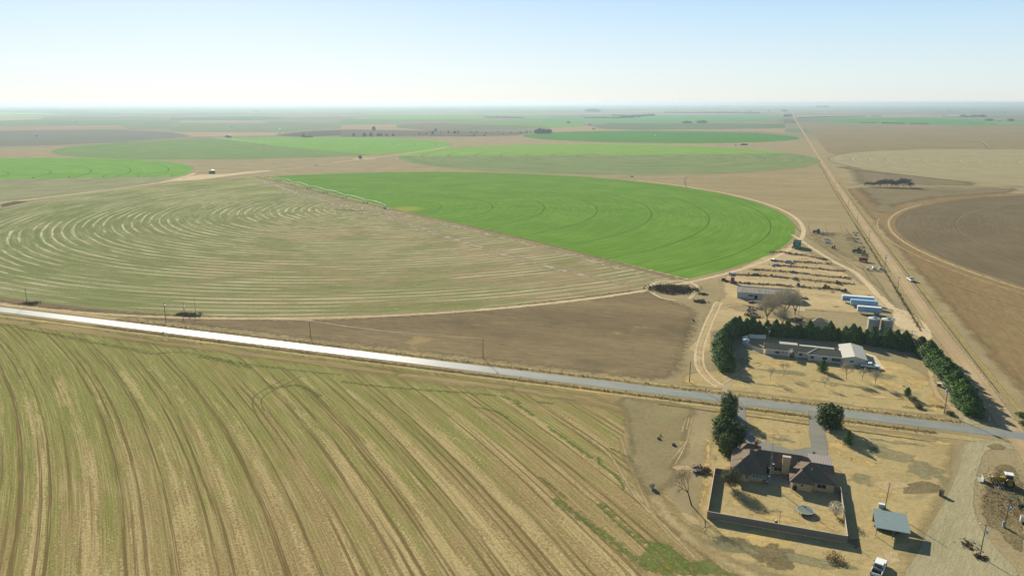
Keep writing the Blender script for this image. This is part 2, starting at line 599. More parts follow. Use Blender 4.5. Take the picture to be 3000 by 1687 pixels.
Cc = (-341.0, 2420.0)
m_gC = crop('blue_green_wheat', Cc, (C(76, 124, 58), C(86, 136, 62), C(96, 146, 70)), ring=.04, ta=4)
sheet('crop_field', m_gC, [arc(Cc[0], Cc[1], 430, 0, 360)[:-1]], z=.5, w=3)

Dc = (-1185.0, 1560.0); DR = 462.0
m_gD = crop('bright_wheat_west', Dc, (C(112, 156, 64), C(124, 166, 72), C(140, 174, 88)), ring=.06, ta=5, tracks=(50, 53), trackcol=C(84, 124, 50), tw=.9)
m_dD = crop('dull_wheat_west', Dc, (C(100, 132, 76), C(120, 144, 84), C(142, 152, 98)), ring=.05, ta=4)
pD = G('p', 2050, 455); a1 = ang(pD, G('p', 1560, 400)); a0 = ang(pD, G('q', 330, 530))
sheet('crop_field', m_dD, [arc(Dc[0], Dc[1], DR, 0, 360)[:-1]], z=.4, w=3)
a1c, a0c = ang(Dc, G('p', 1560, 400)), ang(Dc, G('q', 330, 532))
sheet('crop_field', m_gD, [arc(Dc[0], Dc[1], DR - 1, a0c, a1c) + [pD]], z=.45, w=2)

Ec = (-1180.0, 690.0); ER = 405.0
m_gE = crop('bright_wheat_near', Ec, (C(106, 150, 58), C(120, 162, 66), C(136, 172, 80)), tracks=(40, 55), trackcol=C(70, 112, 44), tw=.9, ring=.1, ta=6)
m_dE = crop('dull_stubble', Ec, (C(112, 128, 80), C(148, 148, 110), C(178, 168, 136)), ring=.09, ta=5)
eL, eR = G('p', -300, 712), G('p', 1380, 690)
aR_ = ang(Ec, eR)
sheet('crop_field', m_dE, [arc(Ec[0], Ec[1], ER + 6, 0, 360)[:-1]], z=.04, w=3)
top = [p for p in arc(Ec[0], Ec[1], ER, aR_, aR_ + 200, 160)]
sheet('crop_field', m_gE, [top + [G('p', -300, 712)]], z=.07, w=2)

Fc_ = (510.0, 667.0); FR = 405.0
m_brF = crop('ploughed_soil', Fc_, (C(106, 94, 72), C(122, 109, 86), C(140, 125, 100)), tracks=(20, 55.5), trackcol=C(150, 128, 98), tw=.4, ring=.5, ta=14)
sheet('ploughed_field', m_brF, [arc(Fc_[0], Fc_[1], FR - 4, 0, 360)[:-1]], z=.06, w=2)

Gc = (602.0, 1506.0)
m_tanG = crop('pale_stubble', Gc, (C(148, 140, 110), C(164, 154, 120), C(180, 168, 134)), ring=.12, ta=8, tracks=(30, 30), trackcol=C(176, 160, 118), tw=2.0)
sheet('stubble_field', m_tanG, [arc(Gc[0], Gc[1], 488, 0, 360)[:-1]], z=.5, w=3)

# brown land east of the dirt road
m_red = soil('red_brown_soil', (C(124, 104, 76), C(146, 124, 90), C(166, 146, 108)), .02, .5, .15, alpha=(.08, 1.2), rot=R(90),
             hi=[(C(134, 124, 82), .035, .58)])
sheet('ploughed_field', m_red, [[(93, 100), (1000, 100), (1000, 1010), (93, 1020)]], z=.03, w=10, step=15)
# shallow cultivation lines in it
m_ln = soil('pale_tilled_line', (C(140, 114, 80), C(156, 130, 92), C(170, 144, 104)), alpha=(.5, 1.2, .4, .8))
m_dln = soil('dark_tilled_line', (C(92, 74, 52), C(102, 84, 58), C(112, 92, 64)), alpha=(.4, 1.3, .4, .8))
sheet('tilled_lines', m_ln, strips=[([(x + dx, 150), (x + dx * .6, 420), (x + 1, 640)], 1.0, 12) for x, dx in ((98, -1), (101, 0), (106, 0), (112, 1), (119, 3))] +
      [(arc(Fc_[0], Fc_[1], FR + rr, 175, 235, 60), .9, 10) for rr in (14, 19, 27, 40, 52, 66, 80)], z=.045)
sheet('dark_furrows', m_dln, strips=[(arc(Fc_[0], Fc_[1], FR + rr, 178, 228, 60), 1.2, 10) for rr in (36, 66)] +
      [(GL('r', [(1230, 748), (1500, 762), (1900, 765), (2576, 768)]), 7), (GL('r', [(1200, 620), (1400, 655), (1700, 680)]), 10)], z=.05)
m_ddirt = soil('dark_pasture', (C(118, 106, 82), C(136, 123, 96), C(154, 141, 112)), .03, .4, alpha=(.05, 1.2))
sheet('pasture', m_ddirt, [GL('r', [(1240, 762), (2576, 772), (2576, 815), (2000, 850), (1700, 905), (1500, 980), (1380, 900)])], z=.035, w=22, step=12)
sheet('pasture', m_ddirt, [GL('r', [(1190, 605), (1500, 650), (2300, 735), (2300, 768), (1250, 750)])], z=.055, w=30, step=14)

# far bands seen beyond the first mile
FAR = [('w', 'p', [(-300, 340), (300, 336), (900, 338), (1300, 355), (1440, 385), (1200, 408), (900, 431), (300, 456), (-300, 466)], (122, 122, 108)),
       ('w4', '4', [(0, 190), (480, 200), (900, 215), (500, 250), (0, 255)], (150, 176, 112)),
       ('w', '4', [(0, 258), (540, 262), (540, 272), (0, 298)], (178, 160, 124)),
       ('w', '4', [(0, 300), (900, 285), (1530, 290), (1500, 345), (900, 355), (0, 366)], (112, 134, 96)),
       ('w', '4', [(0, 366), (1500, 352), (1600, 400), (900, 412), (0, 425)], (158, 138, 114)),
       ('w', '5', [(0, 255), (1100, 240), (1500, 262), (1100, 290), (0, 290)], (96, 122, 100)),
       ('w', '5', [(110, 295), (1100, 292), (1230, 325), (110, 322)], (164, 146, 120)),
       ('w', '5', [(0, 330), (1230, 328), (2576, 350), (2576, 352), (2050, 375), (1900, 400), (1400, 440), (0, 436)], (126, 136, 108)),
       ('w', '5', [(0, 440), (1350, 448), (1330, 480), (250, 495), (280, 480)], (176, 150, 118)),
       ('w', '5', [(1300, 480), (1700, 430), (2576, 395), (2576, 455), (2100, 480), (1650, 500)], (98, 92, 82)),
       ('w', '1', [(0, 395), (900, 392), (1300, 402), (2300, 415), (2430, 430), (2200, 458), (1700, 470), (900, 470), (0, 482)], (112, 104, 88)),
       ('w', '1', [(0, 330), (680, 318), (700, 365), (1100, 398), (0, 385)], (164, 142, 114)),
       ('w', '1', [(690, 345), (800, 320), (1120, 303), (1500, 318), (2576, 345), (2200, 385), (1500, 400), (1000, 388), (720, 365)], (122, 118, 96)),
       ('w', '1', [(1180, 290), (1700, 285), (2576, 290), (2576, 345), (1900, 325), (1500, 315)], (106, 152, 66)),
       ('w', '1', [(180, 235), (500, 210), (1000, 196), (2576, 200), (2576, 240), (1900, 235), (1200, 262), (180, 250)], (116, 158, 78)),
       ('w', '1', [(0, 255), (1000, 265), (900, 290), (0, 320)], (112, 136, 92)),
       ('w', '2', [(0, 200), (800, 212), (1160, 180), (2576, 190), (2300, 240), (1500, 250), (0, 250)], (92, 150, 84)),
       ('w', '2', [(440, 290), (700, 262), (2576, 268), (2576, 325), (1700, 335), (1000, 335), (520, 320)], (104, 124, 88)),
       ('w', '2', [(0, 258), (400, 270), (400, 292), (0, 305)], (106, 158, 66)),
       ('w', '2', [(0, 315), (460, 290), (600, 322), (1000, 336), (2576, 318), (2576, 372), (2100, 345), (1000, 342), (0, 358)], (166, 144, 114)),
       ('w', '3', [(450, 183), (800, 176), (1800, 180), (2300, 225), (2330, 248), (1600, 238), (900, 222)], (82, 142, 68)),
       ('w', '3', [(430, 155), (1560, 150), (1800, 160), (1800, 172), (440, 178)], (160, 144, 120)),
       ('w', '3', [(2330, 212), (2576, 210), (2576, 240), (2330, 236)], (118, 146, 80)),
       ('w', '3', [(305, 190), (400, 190), (440, 232), (310, 232)], (104, 104, 84)),
       ('w', '3', [(480, 250), (2576, 255), (2576, 480), (1600, 470), (800, 530), (720, 500), (590, 345)], (146, 132, 98))]
for k_, (ya, yb, xa, xb, cc) in enumerate(((277, 283, 200, 1100, (118, 150, 104)), (284, 288, 900, 1900, (150, 150, 122)), (272, 276, 1300, 2300, (112, 150, 100)), (268, 271, 100, 900, (120, 128, 116)), (279, 282, 1500, 1960, (158, 146, 120)),
                                          (271, 275, 2050, 2560, (106, 132, 108)), (280, 284, 2300, 2576, (112, 124, 112)), (266, 269, 1100, 1800, (116, 128, 118)), (288, 292, 0, 400, (120, 150, 100)), (276, 279, 0, 240, (110, 120, 116)))):
    FAR.append(('w', 'D', [(xa, ya + 1), ((xa + xb) / 2, ya), (xb, ya + 1), (xb - 40, yb), ((xa + xb) / 2, yb + 1), (xa + 60, yb)], cc))
fm = {}
for i, (_, rg_, pts, col) in enumerate(FAR):
    if col not in fm:
        fm[col] = soil('far_field_soil', tuple(C(*[c * k for c in col]) for k in (.93, 1.0, 1.07)), .004, .03, .1)
    sheet('far_field', fm[col], [GL(rg_, pts)], z=.04 + .004 * i)

# ---- fields near the camera
RC = (-820.0, -3.0)   # centre of the drill rows, refined below
_p = (-800 * CH + 230 * SH, -800 * SH - 230 * CH)
RC = _p


def rows_mat():
    """thin young crop drilled on curved rows: soil, straw and green bands with dark wheel ruts"""
    t = T('drilled_rows')
    r, pv, dx, dy = polar(t, RC[0], RC[1], .22, 9.0)
    band = t.noise(pv, 1.0, 3.0, .55)
    r2, pv2, _, _ = polar(t, RC[0], RC[1], 1.3, 60.0)
    b2 = t.noise(pv2, 1.0, 4.0, .7)
    big = t.noise(t.pos(), .018, 4.0, .6)
    mid = t.noise(t.pos(), .12, 4.0, .65)
    f1 = t.noise(t.pos(), 1.3, 4.0, .75)
    f2 = t.noise(t.pos(), 4.5, 2.0, .6)
    fine = f1 * .6 + f2 * .45
    brown = t.ramp(fine.step(.38, .68), [(0, C(142, 122, 84)), (.5, C(174, 152, 108)), (1, C(202, 178, 134))])
    straw = t.ramp(fine.step(.38, .68), [(0, C(176, 154, 106)), (.5, C(210, 188, 138)), (1, C(232, 212, 166))])
    green = t.ramp(fine.step(.38, .68), [(0, C(106, 122, 56)), (.5, C(138, 148, 76)), (1, C(170, 170, 104))])
    x, y, _ = t.sep(t.pos())
    # west and far parts greener, the east corner strawy
    w_ = (x * -.0016 + y * .0018 - .40)
    gm = (band * .55 + mid * .55 + b2 * .35 + (big - .5) * .7 + w_ + (f1 - .5) * 1.1).step(.66, .96)
    col = t.mix(gm * .7, brown, green)
    lush = (mid * .75 + b2 * .35 + (f1 - .5) * .35 + band * .2).step(.78, .9)
    col = t.mix(lush * .75, col, t.mix(big.step(.45, .6), C(98, 124, 52), C(158, 162, 60)))
    # straw bands of uneven width and length
    _, pv3, _, _ = polar(t, RC[0], RC[1], .5, 16.0)
    b3 = t.noise(pv3, 1.0, 3.0, .6)
    ph = ((r + (band - .5) * 3.0 + (big - .5) * 6) / 11.0).mod(1.0)
    sb = (ph - .5).abs().step(.05, .35).inv()
    sm = (sb * .26 + b3 * .8 + (big - .5) * .7 + b2 * .45 + (mid - .5) * .5 + (f1 - .5) * .8 + x * .0007 - y * .0010).step(.53, .71)
    col = t.mix(sm * .78, col, straw)
    # narrow drill lines
    dl = ((r * 2.6).sin() * .5 + .5) * b2.step(.4, .62)
    col = t.mix(dl * sm * .35, col, C(136, 112, 74))
    # wheel ruts, unevenly spaced pairs
    t_low = t.noise(t.pos(), .03, 2.0, .5)
    _, pv5, _, _ = polar(t, RC[0], RC[1], .16, 5.0)
    on = t.noise(pv5, 1.0, 2.0, .5)

    def ruts(p, o, wd):
        return ((r + (t_low - .5) * 1.0 - o).mod(p) - p / 2).abs().step(wd * .55, wd * .95).inv()
    rt = (ruts(9.4, 1.2, .5) * on.step(.42, .52)).max(ruts(9.4, 3.4, .5) * on.step(.42, .52)).max(ruts(28.2, 5.6, .6)).max(ruts(11.3, 7.6, .42) * on.step(.6, .5).max(0.0))
    fade = (big * .8 + b2 * .5 + y * -.0012 + .14).step(.38, .56)
    col = t.mix(rt * fade * .78, col, C(122, 102, 68))
    # fine stripes along the rows
    _, pv6, _, _ = polar(t, RC[0], RC[1], 2.2, 26.0)
    st = t.noise(pv6, 1.0, 3.0, .7)
    col = t.mix((st - .5).step(.02, .16) * .55, col, C(206, 186, 138))
    col = t.mix((st * -1.0 + .5).step(.02, .16) * .45, col, C(124, 114, 66))
    return t.out(col, .95, 0.0, bump=fine * 2.6 + b2 * .35 + st * .6 - rt * fade * .6, bd=.25)


m_rows = rows_mat()
bnd = GL('D', [(1640, 1010), (1640, 1110), (1645, 1180), (1690, 1270), (1760, 1340), (1850, 1400), (1930, 1449), (2100, 1600)])
fore = [(-900, 251.5), (-360, 251.5)] + [(-60, 251.5)] + bnd + [(30, 60), (-900, 60)]
sheet('drilled_field', m_rows, [fore], z=.04, w=1.6, step=6, jit=.4)
# headland between the green turning arcs and the road
m_head = soil('headland_soil', (C(140, 124, 84), C(164, 146, 104), C(188, 168, 126)), .03, .5, .15, alpha=(.06, 1.3), rot=0.0,
              hi=[(C(116, 116, 60), .05, .6)])
HL = GL('s', [(-600, 210), (0, 330), (330, 350), (660, 405), (1180, 510), (1500, 500), (1800, 580), (2400, 640)]) + GL('u', [(600, 10), (1250, 80), (1600, 150), (2200, 260), (2300, 340), (2240, 500), (2200, 700), (2330, 740)])
sheet('headland', m_head, [HL + [bnd[2], bnd[1], bnd[0], (-60, 252), (-700, 252)]], z=.06, w=9, step=8)
m_edge = soil('curved_rows_straw', (C(156, 138, 100), C(180, 160, 120), C(202, 184, 142)), .1, .8, .15, alpha=(.3, 1.3))
E2 = GL('D', [(1640, 1040), (1622, 1110), (1625, 1185), (1668, 1280), (1738, 1352), (1835, 1415), (1925, 1470)])
sheet('field_margin', m_edge, strips=[(E2, 9.0)], z=.07)
E3 = GL('D', [(1560, 1100), (1590, 1180), (1640, 1290), (1700, 1360), (1780, 1430)])
sheet('field_margin', m_edge, strips=[(E3, 3.0), (GL('D', [(1440, 1075), (1530, 1140), (1600, 1250), (1690, 1340), (1790, 1449)]), 2.2)], z=.072)

# green weeds: turning arcs, strips and blobs
m_weed = soil('green_weeds', (C(96, 118, 64), C(120, 136, 74), C(152, 156, 96)), .1, 1.2, .3, alpha=(.6, 2.6, .2, 1.5), hi=[(C(150, 150, 50), .08, .62)])
m_weedt = soil('thin_green_weeds', (C(96, 110, 56), C(116, 124, 66), C(142, 142, 82)), .1, 1.2, .2, alpha=(.6, 2.6, .4, 1.6))
sheet('green_weed_strips', m_weed, polys=[GL('u', [(1890, 560), (1960, 535), (1990, 600), (2080, 660), (2170, 760), (2150, 830), (2090, 790), (2050, 700), (1920, 620)]),
      GL('u', [(2160, 420), (2180, 350), (2280, 340), (2240, 420), (2180, 470)]),
      GL('i', [(220, 900), (420, 870), (640, 960), (920, 1180), (1150, 1150), (1400, 1300), (1750, 1448), (1300, 1480), (500, 1480), (100, 1380), (0, 1200)])],
      strips=[(GL('u', [(1545, 310), (1700, 420), (1900, 560)]), 3.2), (GL('u', [(1300, 140), (1400, 200), (1450, 240)]), 3.6),
              (GL('u', [(1000, 170), (1180, 210), (1260, 260)]), 2.4), (GL('u', [(1600, 860), (1700, 930), (2000, 1150), (2300, 1380)]), 5),
              (GL('u', [(1950, 900), (2100, 1050), (2300, 1200)]), 4.5), (GL('u', [(2030, 480), (2180, 560), (2190, 590)]), 2.5), (GL('u', [(1500, 700), (1600, 780), (1700, 870)]), 2.2)], z=.085, w=2.0)
sheet('green_weed_arcs', m_weedt, strips=[(GL('s', [(150, 340), (500, 400), (900, 480), (1130, 530), (1400, 520), (1800, 600), (2100, 640), (2576, 690)]), 5.5),
      (GL('s', [(1500, 545), (1750, 600), (1900, 640)]), 9), (GL('u', [(0, -20), (300, 20), (700, 50), (1200, 90), (1350, 150)]), 5), (GL('u', [(1480, 130), (1600, 150)]), 5),
      (GL('s', [(2050, 790), (2250, 770), (2430, 860)]), 6)], z=.08)
m_rut = soil('wheel_rut_soil', (C(112, 110, 64), C(126, 120, 74), C(138, 130, 84)), .2, 1.0, .1, alpha=(.6, 1.4, .3, 1.0))
m_rutp = soil('pale_wheel_rut', (C(150, 150, 96), C(166, 164, 110), C(180, 176, 126)), .2, 1.0, .1, alpha=(.6, 1.4, .45, .8))
sheet('wheel_tracks', m_rut, strips=[(GL('s', p), 1.1, 3) for p in (
      [(1180, 540), (1300, 500), (1500, 490), (1700, 520), (1800, 560), (1900, 640), (2020, 750), (2080, 800)],
      [(2150, 720), (2000, 800), (1920, 850), (1905, 900), (1925, 970), (1980, 1060)],
      [(2280, 700), (2080, 800), (1990, 850), (1970, 910), (2000, 960)],
      [(0, 315), (200, 345), (450, 400), (650, 440), (900, 470), (1130, 520)],
      [(560, 440), (700, 450), (860, 480), (1100, 500)])], z=.095)
sheet('pale_wheel_tracks', m_rutp, strips=[(GL('s', p), .9, 3) for p in (
      [(500, 430), (640, 435), (780, 455), (950, 480)], [(640, 415), (720, 440), (850, 470)], [(1150, 525), (1350, 515), (1550, 540), (1800, 575)],
      [(2000, 650), (2250, 650), (2576, 690)], [(1750, 580), (1850, 640), (1920, 700)])], z=.097)

# brown triangular field between the circle and the road
m_tri = soil('dark_brown_soil', (C(114, 100, 76), C(140, 123, 95), C(164, 146, 112)), .025, .45, .15, alpha=(.3, 1.6), rot=R(2),
             hi=[(C(168, 148, 108), .03, .62), (C(116, 106, 84), .02, .58)])
TR = GL('v', [(-600, 372), (0, 395), (900, 345), (1500, 275), (2150, 190), (2240, 270), (2400, 290), (2500, 320), (2480, 470), (2410, 640), (2410, 780)]) + [(-27, 267), (-150, 267.5), (-300, 268), (-420, 270)]
sheet('brown_field', m_tri, [TR], z=.05, w=9, step=8)
# dark scrape along the road verge at the far west
sheet('brown_field', m_tri, [GL('s', [(-300, 90), (0, 130), (600, 190), (1100, 240), (1500, 250), (1640, 280), (1400, 280), (1000, 245), (400, 190), (0, 150), (-300, 110)])], z=.07, w=1.5, step=8)

# ---- farm lots
m_lawn = soil('dry_lawn', (C(160, 144, 106), C(186, 166, 120), C(208, 186, 136)), .06, .7, .12, alpha=(.15, 1.2),
              hi=[(C(212, 182, 120), .045, .58), (C(158, 148, 112), .06, .58)])
m_yard = soil('farmyard_dirt', (C(164, 146, 110), C(194, 172, 132), C(218, 196, 152)), .05, .5, .15, alpha=(.1, 1.3), rot=R(-8),
              hi=[(C(128, 112, 80), .08, .6)])
m_weeds = soil('dry_weeds', (C(114, 102, 76), C(140, 126, 94), C(168, 152, 114)), .15, 1.0, .3, alpha=(.25, 2.4, .4, .8), hi=[(C(92, 98, 58), .12, .62)])
m_pale = soil('pale_sandy_track', (C(192, 170, 134), C(212, 190, 154), C(226, 208, 174)), .1, .8, .12, alpha=(.35, 1.2, .3, .55))
m_soft = soil('worn_sandy_track', (C(172, 150, 114), C(192, 169, 130), C(208, 186, 148)), .1, .8, .12, alpha=(.25, 1.5, .45, .85))
m_past = soil('dry_pasture', (C(144, 130, 98), C(162, 146, 112), C(182, 164, 124)), .03, .5, .12, alpha=(.1, 1.2), rot=R(5), hi=[(C(160, 134, 84), .02, .6)])
m_gray = soil('grey_stubble_soil', (C(132, 122, 92), C(150, 138, 104), C(170, 154, 116)), .05, .7, .15, alpha=(.1, 1.3), hi=[(C(160, 134, 92), .06, .62)])

# verges along the paved road
sheet('road_verge', m_lawn, [[(-700, 249.5), (80, 249.5), (80, 256), (-700, 256)], [(-700, 264.5), (80, 264.5), (80, 269.5), (-700, 270.5)]], z=.075, w=2, step=6, jit=.5)
m_vdk = soil('dark_verge_grass', (C(98, 88, 54), C(120, 106, 66), C(140, 124, 80)), .2, .8, .2, alpha=(.25, 1.4), hi=[(C(104, 116, 52), .03, .55)])
sheet('ditch_grass', m_vdk, strips=[([(-600, 253.8), (-300, 253.9), (-100, 253.5), (60, 253.8)], 2.2), ([(-30, 248), (0, 247.5), (60, 246)], 2.0)], z=.09)

# front lawn of the white house, and the brick house's lot
sheet('lawn', m_lawn, [[(-27, 268.5), (-27, 283), (-15, 290), (-8, 300), (-3, 320), (40, 317), (47, 330), (62, 326), (70, 310), (70, 270), (66, 266.5)]], z=.08, w=4, step=4, jit=.6)
sheet('lawn', m_lawn, [[(-13, 254), (-13, 200), (-12, 160), (35, 150), (47, 185), (58, 215), (65, 240), (66, 252)]], z=.08, w=6, step=5, jit=.8)
sheet('lawn', m_gray, [[(-50, 253), (-14, 253), (-14, 205), (-18, 178), (-26, 178), (-34, 196), (-38, 220), (-44, 240)]], z=.09, w=6, step=5, jit=.8)
sheet('bare_rows', m_soft, strips=[(GL('e', p), 1.0, 2) for p in ([(830, 480), (790, 600), (760, 700)], [(870, 480), (830, 650)], [(915, 490), (870, 680), (850, 790)], [(960, 520), (930, 640)],
      [(850, 800), (760, 1000), (660, 1180)], [(800, 880), (700, 1000), (570, 1160)], [(930, 850), (920, 960)], [(740, 850), (830, 850)])], z=.1)
sheet('dirt_patches', m_soft, polys=[GL('e', [(580, 1230), (650, 1180), (850, 1190), (980, 1250), (960, 1320), (840, 1290), (680, 1290)]), GL('e', [(700, 840), (760, 840), (760, 900), (710, 880)]),
      GL('h', [(260, 30), (480, -20), (800, 30), (900, 110), (640, 150), (560, 210), (420, 150)]), GL('h', [(380, 1000), (700, 1080), (760, 1250), (560, 1280), (420, 1160)]),
      GL('i', [(700, 470), (860, 480), (1050, 600), (1080, 700), (900, 680), (760, 560)])], z=.1, w=1.0)
sheet('dark_grass', m_weeds, polys=[GL('h', [(640, 90), (1050, 60), (1250, 10), (1330, 50), (1080, 180), (860, 250), (600, 190)]), GL('i', [(1050, 840), (1350, 760), (2576, 1000), (2576, 1448), (2200, 1448), (1500, 1100)]),
      GL('g', [(2100, 1500), (2500, 1500), (2500, 1700), (2300, 1750)])], z=.092, w=5.0)
sheet('weedy_lot', m_weeds, [GL('k', [(640, 500), (900, 330), (1140, 320), (1294, 620), (1500, 900), (1600, 1449), (900, 1449), (640, 1150), (580, 800)])], z=.08, w=3, step=4, jit=.6)
sheet('weedy_lot', m_weeds, [GL('h', [(1850, 100), (2100, 80), (2576, 300), (2700, 1250), (2400, 1130), (2120, 870), (1960, 640), (1840, 400)])], z=.086, w=2, step=4, jit=.5)

m_gold = soil('golden_dry_grass', (C(192, 166, 112), C(208, 180, 124), C(220, 196, 142)), .1, .8, .1, alpha=(.25, 2.2, .3, 1.3))
m_ggr = soil('greyish_dry_grass', (C(134, 128, 98), C(154, 146, 112), C(172, 162, 126)), .1, .8, .1, alpha=(.25, 2.2, .3, 1.3))
sheet('worn_grass', m_gold, [blotch(x, y, a, b) for x, y, a, b in ((28, 232, 5, 6), (24, 236, 3, 9), (35, 224, 6, 4), (60, 246, 6, 3), (5, 236, 8, 5), (12, 226, 6, 3), (16, 240, 5, 3), (10, 183, 9, 3), (22, 184, 4, 5), (2, 190, 5, 6), (15, 196, 4, 3), (38, 205, 4, 4),
      (-9, 190, 2, 10), (-10, 215, 2, 12), (8, 305, 9, 3), (-4, 287, 8, 4), (30, 300, 5, 3), (50, 296, 9, 5), (62, 302, 5, 8), (46, 281, 12, 3), (20, 275, 12, 3), (-20, 274, 8, 3), (64, 284, 3, 8))], z=.087, w=2.2)
sheet('dull_grass', m_ggr, [blotch(x, y, a, b) for x, y, a, b in ((44, 232, 9, 6), (52, 224, 7, 7), (47, 242, 8, 3), (33, 212, 5, 5), (12, 232, 5, 3), (8, 186, 4, 3), (30, 160, 8, 4), (18, 166, 10, 4), (0, 166, 9, 4), (14, 297, 12, 4), (33, 290, 10, 4), (50, 305, 8, 5), (5, 280, 8, 3), (-2, 306, 3, 9), (58, 274, 6, 2))], z=.085, w=2.6)

# farmyard behind the hedge
sheet('farmyard', m_yard, [GL('a', [(560, 1150), (500, 950), (620, 820), (1150, 560), (1500, 420), (1640, 300), (1750, 330), (1960, 500), (2300, 700), (2700, 920), (3000, 1100), (3300, 1448), (2500, 1448), (600, 1300)]) +
      [(62, 352), (40, 350), (0, 352), (-14, 345), (-22, 300), (-26, 372)]], z=.055, w=6, step=6, jit=1)
# scrap rows: dark weedy ridges
ROWS = [[(1330, 520), (1500, 505), (1640, 540), (1850, 560), (2050, 600), (2180, 625)],
        [(1350, 640), (1550, 660), (1750, 655), (1950, 670), (2250, 690)],
        [(1330, 700), (1500, 715), (1750, 735), (2050, 760), (2250, 785), (2450, 795)],
        [(1060, 775), (1200, 780), (1380, 790), (1650, 810), (1900, 845), (2200, 880), (2550, 905)],
        [(720, 840), (950, 855), (1150, 860), (1400, 880), (1650, 905), (2050, 950), (2300, 970), (2600, 990)],
        [(600, 930), (780, 970), (1000, 990), (1250, 995), (1500, 1010), (1680, 1035)],
        [(1740, 1025), (1950, 1050), (2250, 1060), (2500, 1110)],
        [(2050, 110), (1, 1)]]
ROWS = ROWS[:-1]
m_rowdk = soil('weedy_scrap_row_ground', (C(88, 76, 58), C(114, 100, 76), C(146, 128, 96)), .2, 1.0, .35, alpha=(.3, 2.6, .45, .85))
sheet('scrap_row_ground', m_rowdk, strips=[(GL('a', p), 7.0) for p in ROWS], z=.09)
sheet('sandy_lanes', m_soft, strips=[(GL('a', p), w_) for p, w_ in (([(1150, 690), (1350, 700), (1750, 690), (2100, 730), (2400, 745), (2700, 850)], 6.0), ([(900, 765), (1150, 775), (1500, 800)], 5.0),
      ([(1650, 625), (2000, 640), (2300, 650)], 4.0), ([(1950, 780), (2200, 830)], 4), ([(800, 900), (1300, 930), (1700, 950), (2100, 985)], 5),
      ([(1700, 1130), (2100, 1160), (2400, 1200)], 9), ([(2140, 500), (2300, 590), (2480, 650), (2700, 800)], 3.5))] +
      [(GL('a', [(500, 940), (650, 900)]), 5), (GL('a', [(0, 1240), (250, 1260)]), 4)], z=.1)
sheet('pasture', m_past, [GL('r', [(0, 690), (900, 620), (1010, 580), (1230, 760), (1500, 1150), (1640, 1448), (1300, 1400), (860, 1110), (760, 1000), (500, 880), (0, 770)])], z=.035, w=6, step=10)
sheet('pasture', m_gray, [GL('m', [(500, 300), (1800, 350), (2350, 1150), (1700, 1150), (900, 750), (500, 500)])], z=.045, w=14, step=8)
sheet('field_grass', m_gray, [GL('a', [(2800, 950), (2900, 1000), (3260, 1448), (3330, 1448), (2950, 900), (2760, 720), (2640, 640)]) ], z=.1, w=2, step=5)

# ---- tracks
def ring_track(c, r, a0, a1, w_, z, mat=m_pale):
    sheet('dirt_track', mat, strips=[(arc(c[0], c[1], r, a0, a1, 120), w_, 8)], z=z)


ring_track(A, AR + 6.5, -55, 62, 6.5, .11)
ring_track(A, AR + 6, 60, 110, 4.0, .11, m_soft)
def rut_pair(c, r, a0, a1, z, gap=1.9, w_=1.5, mat=m_pale):
    sheet('wheel_ruts', mat, strips=[(arc(c[0], c[1], r - gap / 2, a0, a1, 120), w_, 8), (arc(c[0], c[1], r + gap / 2, a0, a1, 120), w_, 8)], z=z)
sheet('dirt_track', m_soft, strips=[(arc(A[0], A[1], AR + 6.5, -150, -52, 120), 8.5, 8)], z=.1)
rut_pair(A, AR + 7, -148, -52, .115)
sheet('dirt_track', m_past, strips=[([G('n', 30, 190), G('n', 600, 330), G('n', 1360, 530), G('n', 2000, 670), G('D', 1300, 600), G('D', 1720, 706)], 9.0, 10)], z=.09)
m_pvt = soil('pivot_lane_soil', (C(126, 104, 84), C(148, 124, 102), C(166, 142, 116)), .08, .6, .15, alpha=(.25, 1.2))
m_bare = soil('bare_pale_soil', (C(168, 152, 122), C(188, 172, 142), C(206, 194, 166)), .06, .6, .15, alpha=(.12, 2.6, .35, 1.4))
sheet('bare_soil', m_bare, strips=[([G('n', 150, 260), G('n', 560, 400), G('n', 1100, 560), G('n', 1700, 720), G('n', 2300, 790)], (60, 34), 10), ([G('n', 1900, 760), G('D', 1300, 650), G('D', 1600, 720)], (40, 12), 10),
      ([G('n', 2200, 740), G('D', 1320, 612), G('D', 1660, 705)], 16, 10)], z=.08)
sheet('green_weed_strips', m_weed, [blotch(*G('n', 1500, 700), 22, 7)], z=.1, w=4)
sheet('pivot_lane', m_pvt, strips=[([G('n', 60, 200), G('n', 600, 322), G('n', 1360, 520), G('n', 2000, 662), G('D', 1300, 597), G('D', 1700, 700)], 5.0, 10)], z=.105)
ring_track(B, BR + 6, 90, 350, 5, .55, m_soft)
ring_track(Dc, DR + 8, -90, 60, 6, .55, m_soft)
ring_track(Cc, 440, 100, 300, 7, .6, m_soft)
ring_track(Fc_, FR + 1, 150, 262, 6.0, .11, m_soft)
ring_track(Fc_, FR + 10, 168, 262, 2.4, .11, m_soft)
ring_track(Ec, ER + 9, -30, 40, 8, .1, m_soft)
ring_track(Gc, 491, 100, 200, 2.2, .6, m_dln)
sheet('dirt_track', m_soft, strips=[(GL('4', [(0, 412), (900, 408), (1580, 405), (2150, 440), (2430, 490), (2230, 520), (1850, 545)]), 16, 20), (GL('4', [(0, 520), (400, 505)]), 12, 20),
      (GL('5', [(0, 175), (500, 165), (1100, 152)]), 60, 60), (GL('5', [(780, 380), (2050, 378)]), 14, 30), (GL('1', [(0, 385), (420, 355), (700, 320), (1100, 290), (1400, 266)]), 14, 30),
      (GL('1', [(1780, 528), (1950, 500), (2280, 455), (2450, 425)]), 10, 20), (GL('q', [(800, 455), (1000, 428), (1200, 400)]), 8, 20)], z=.7)
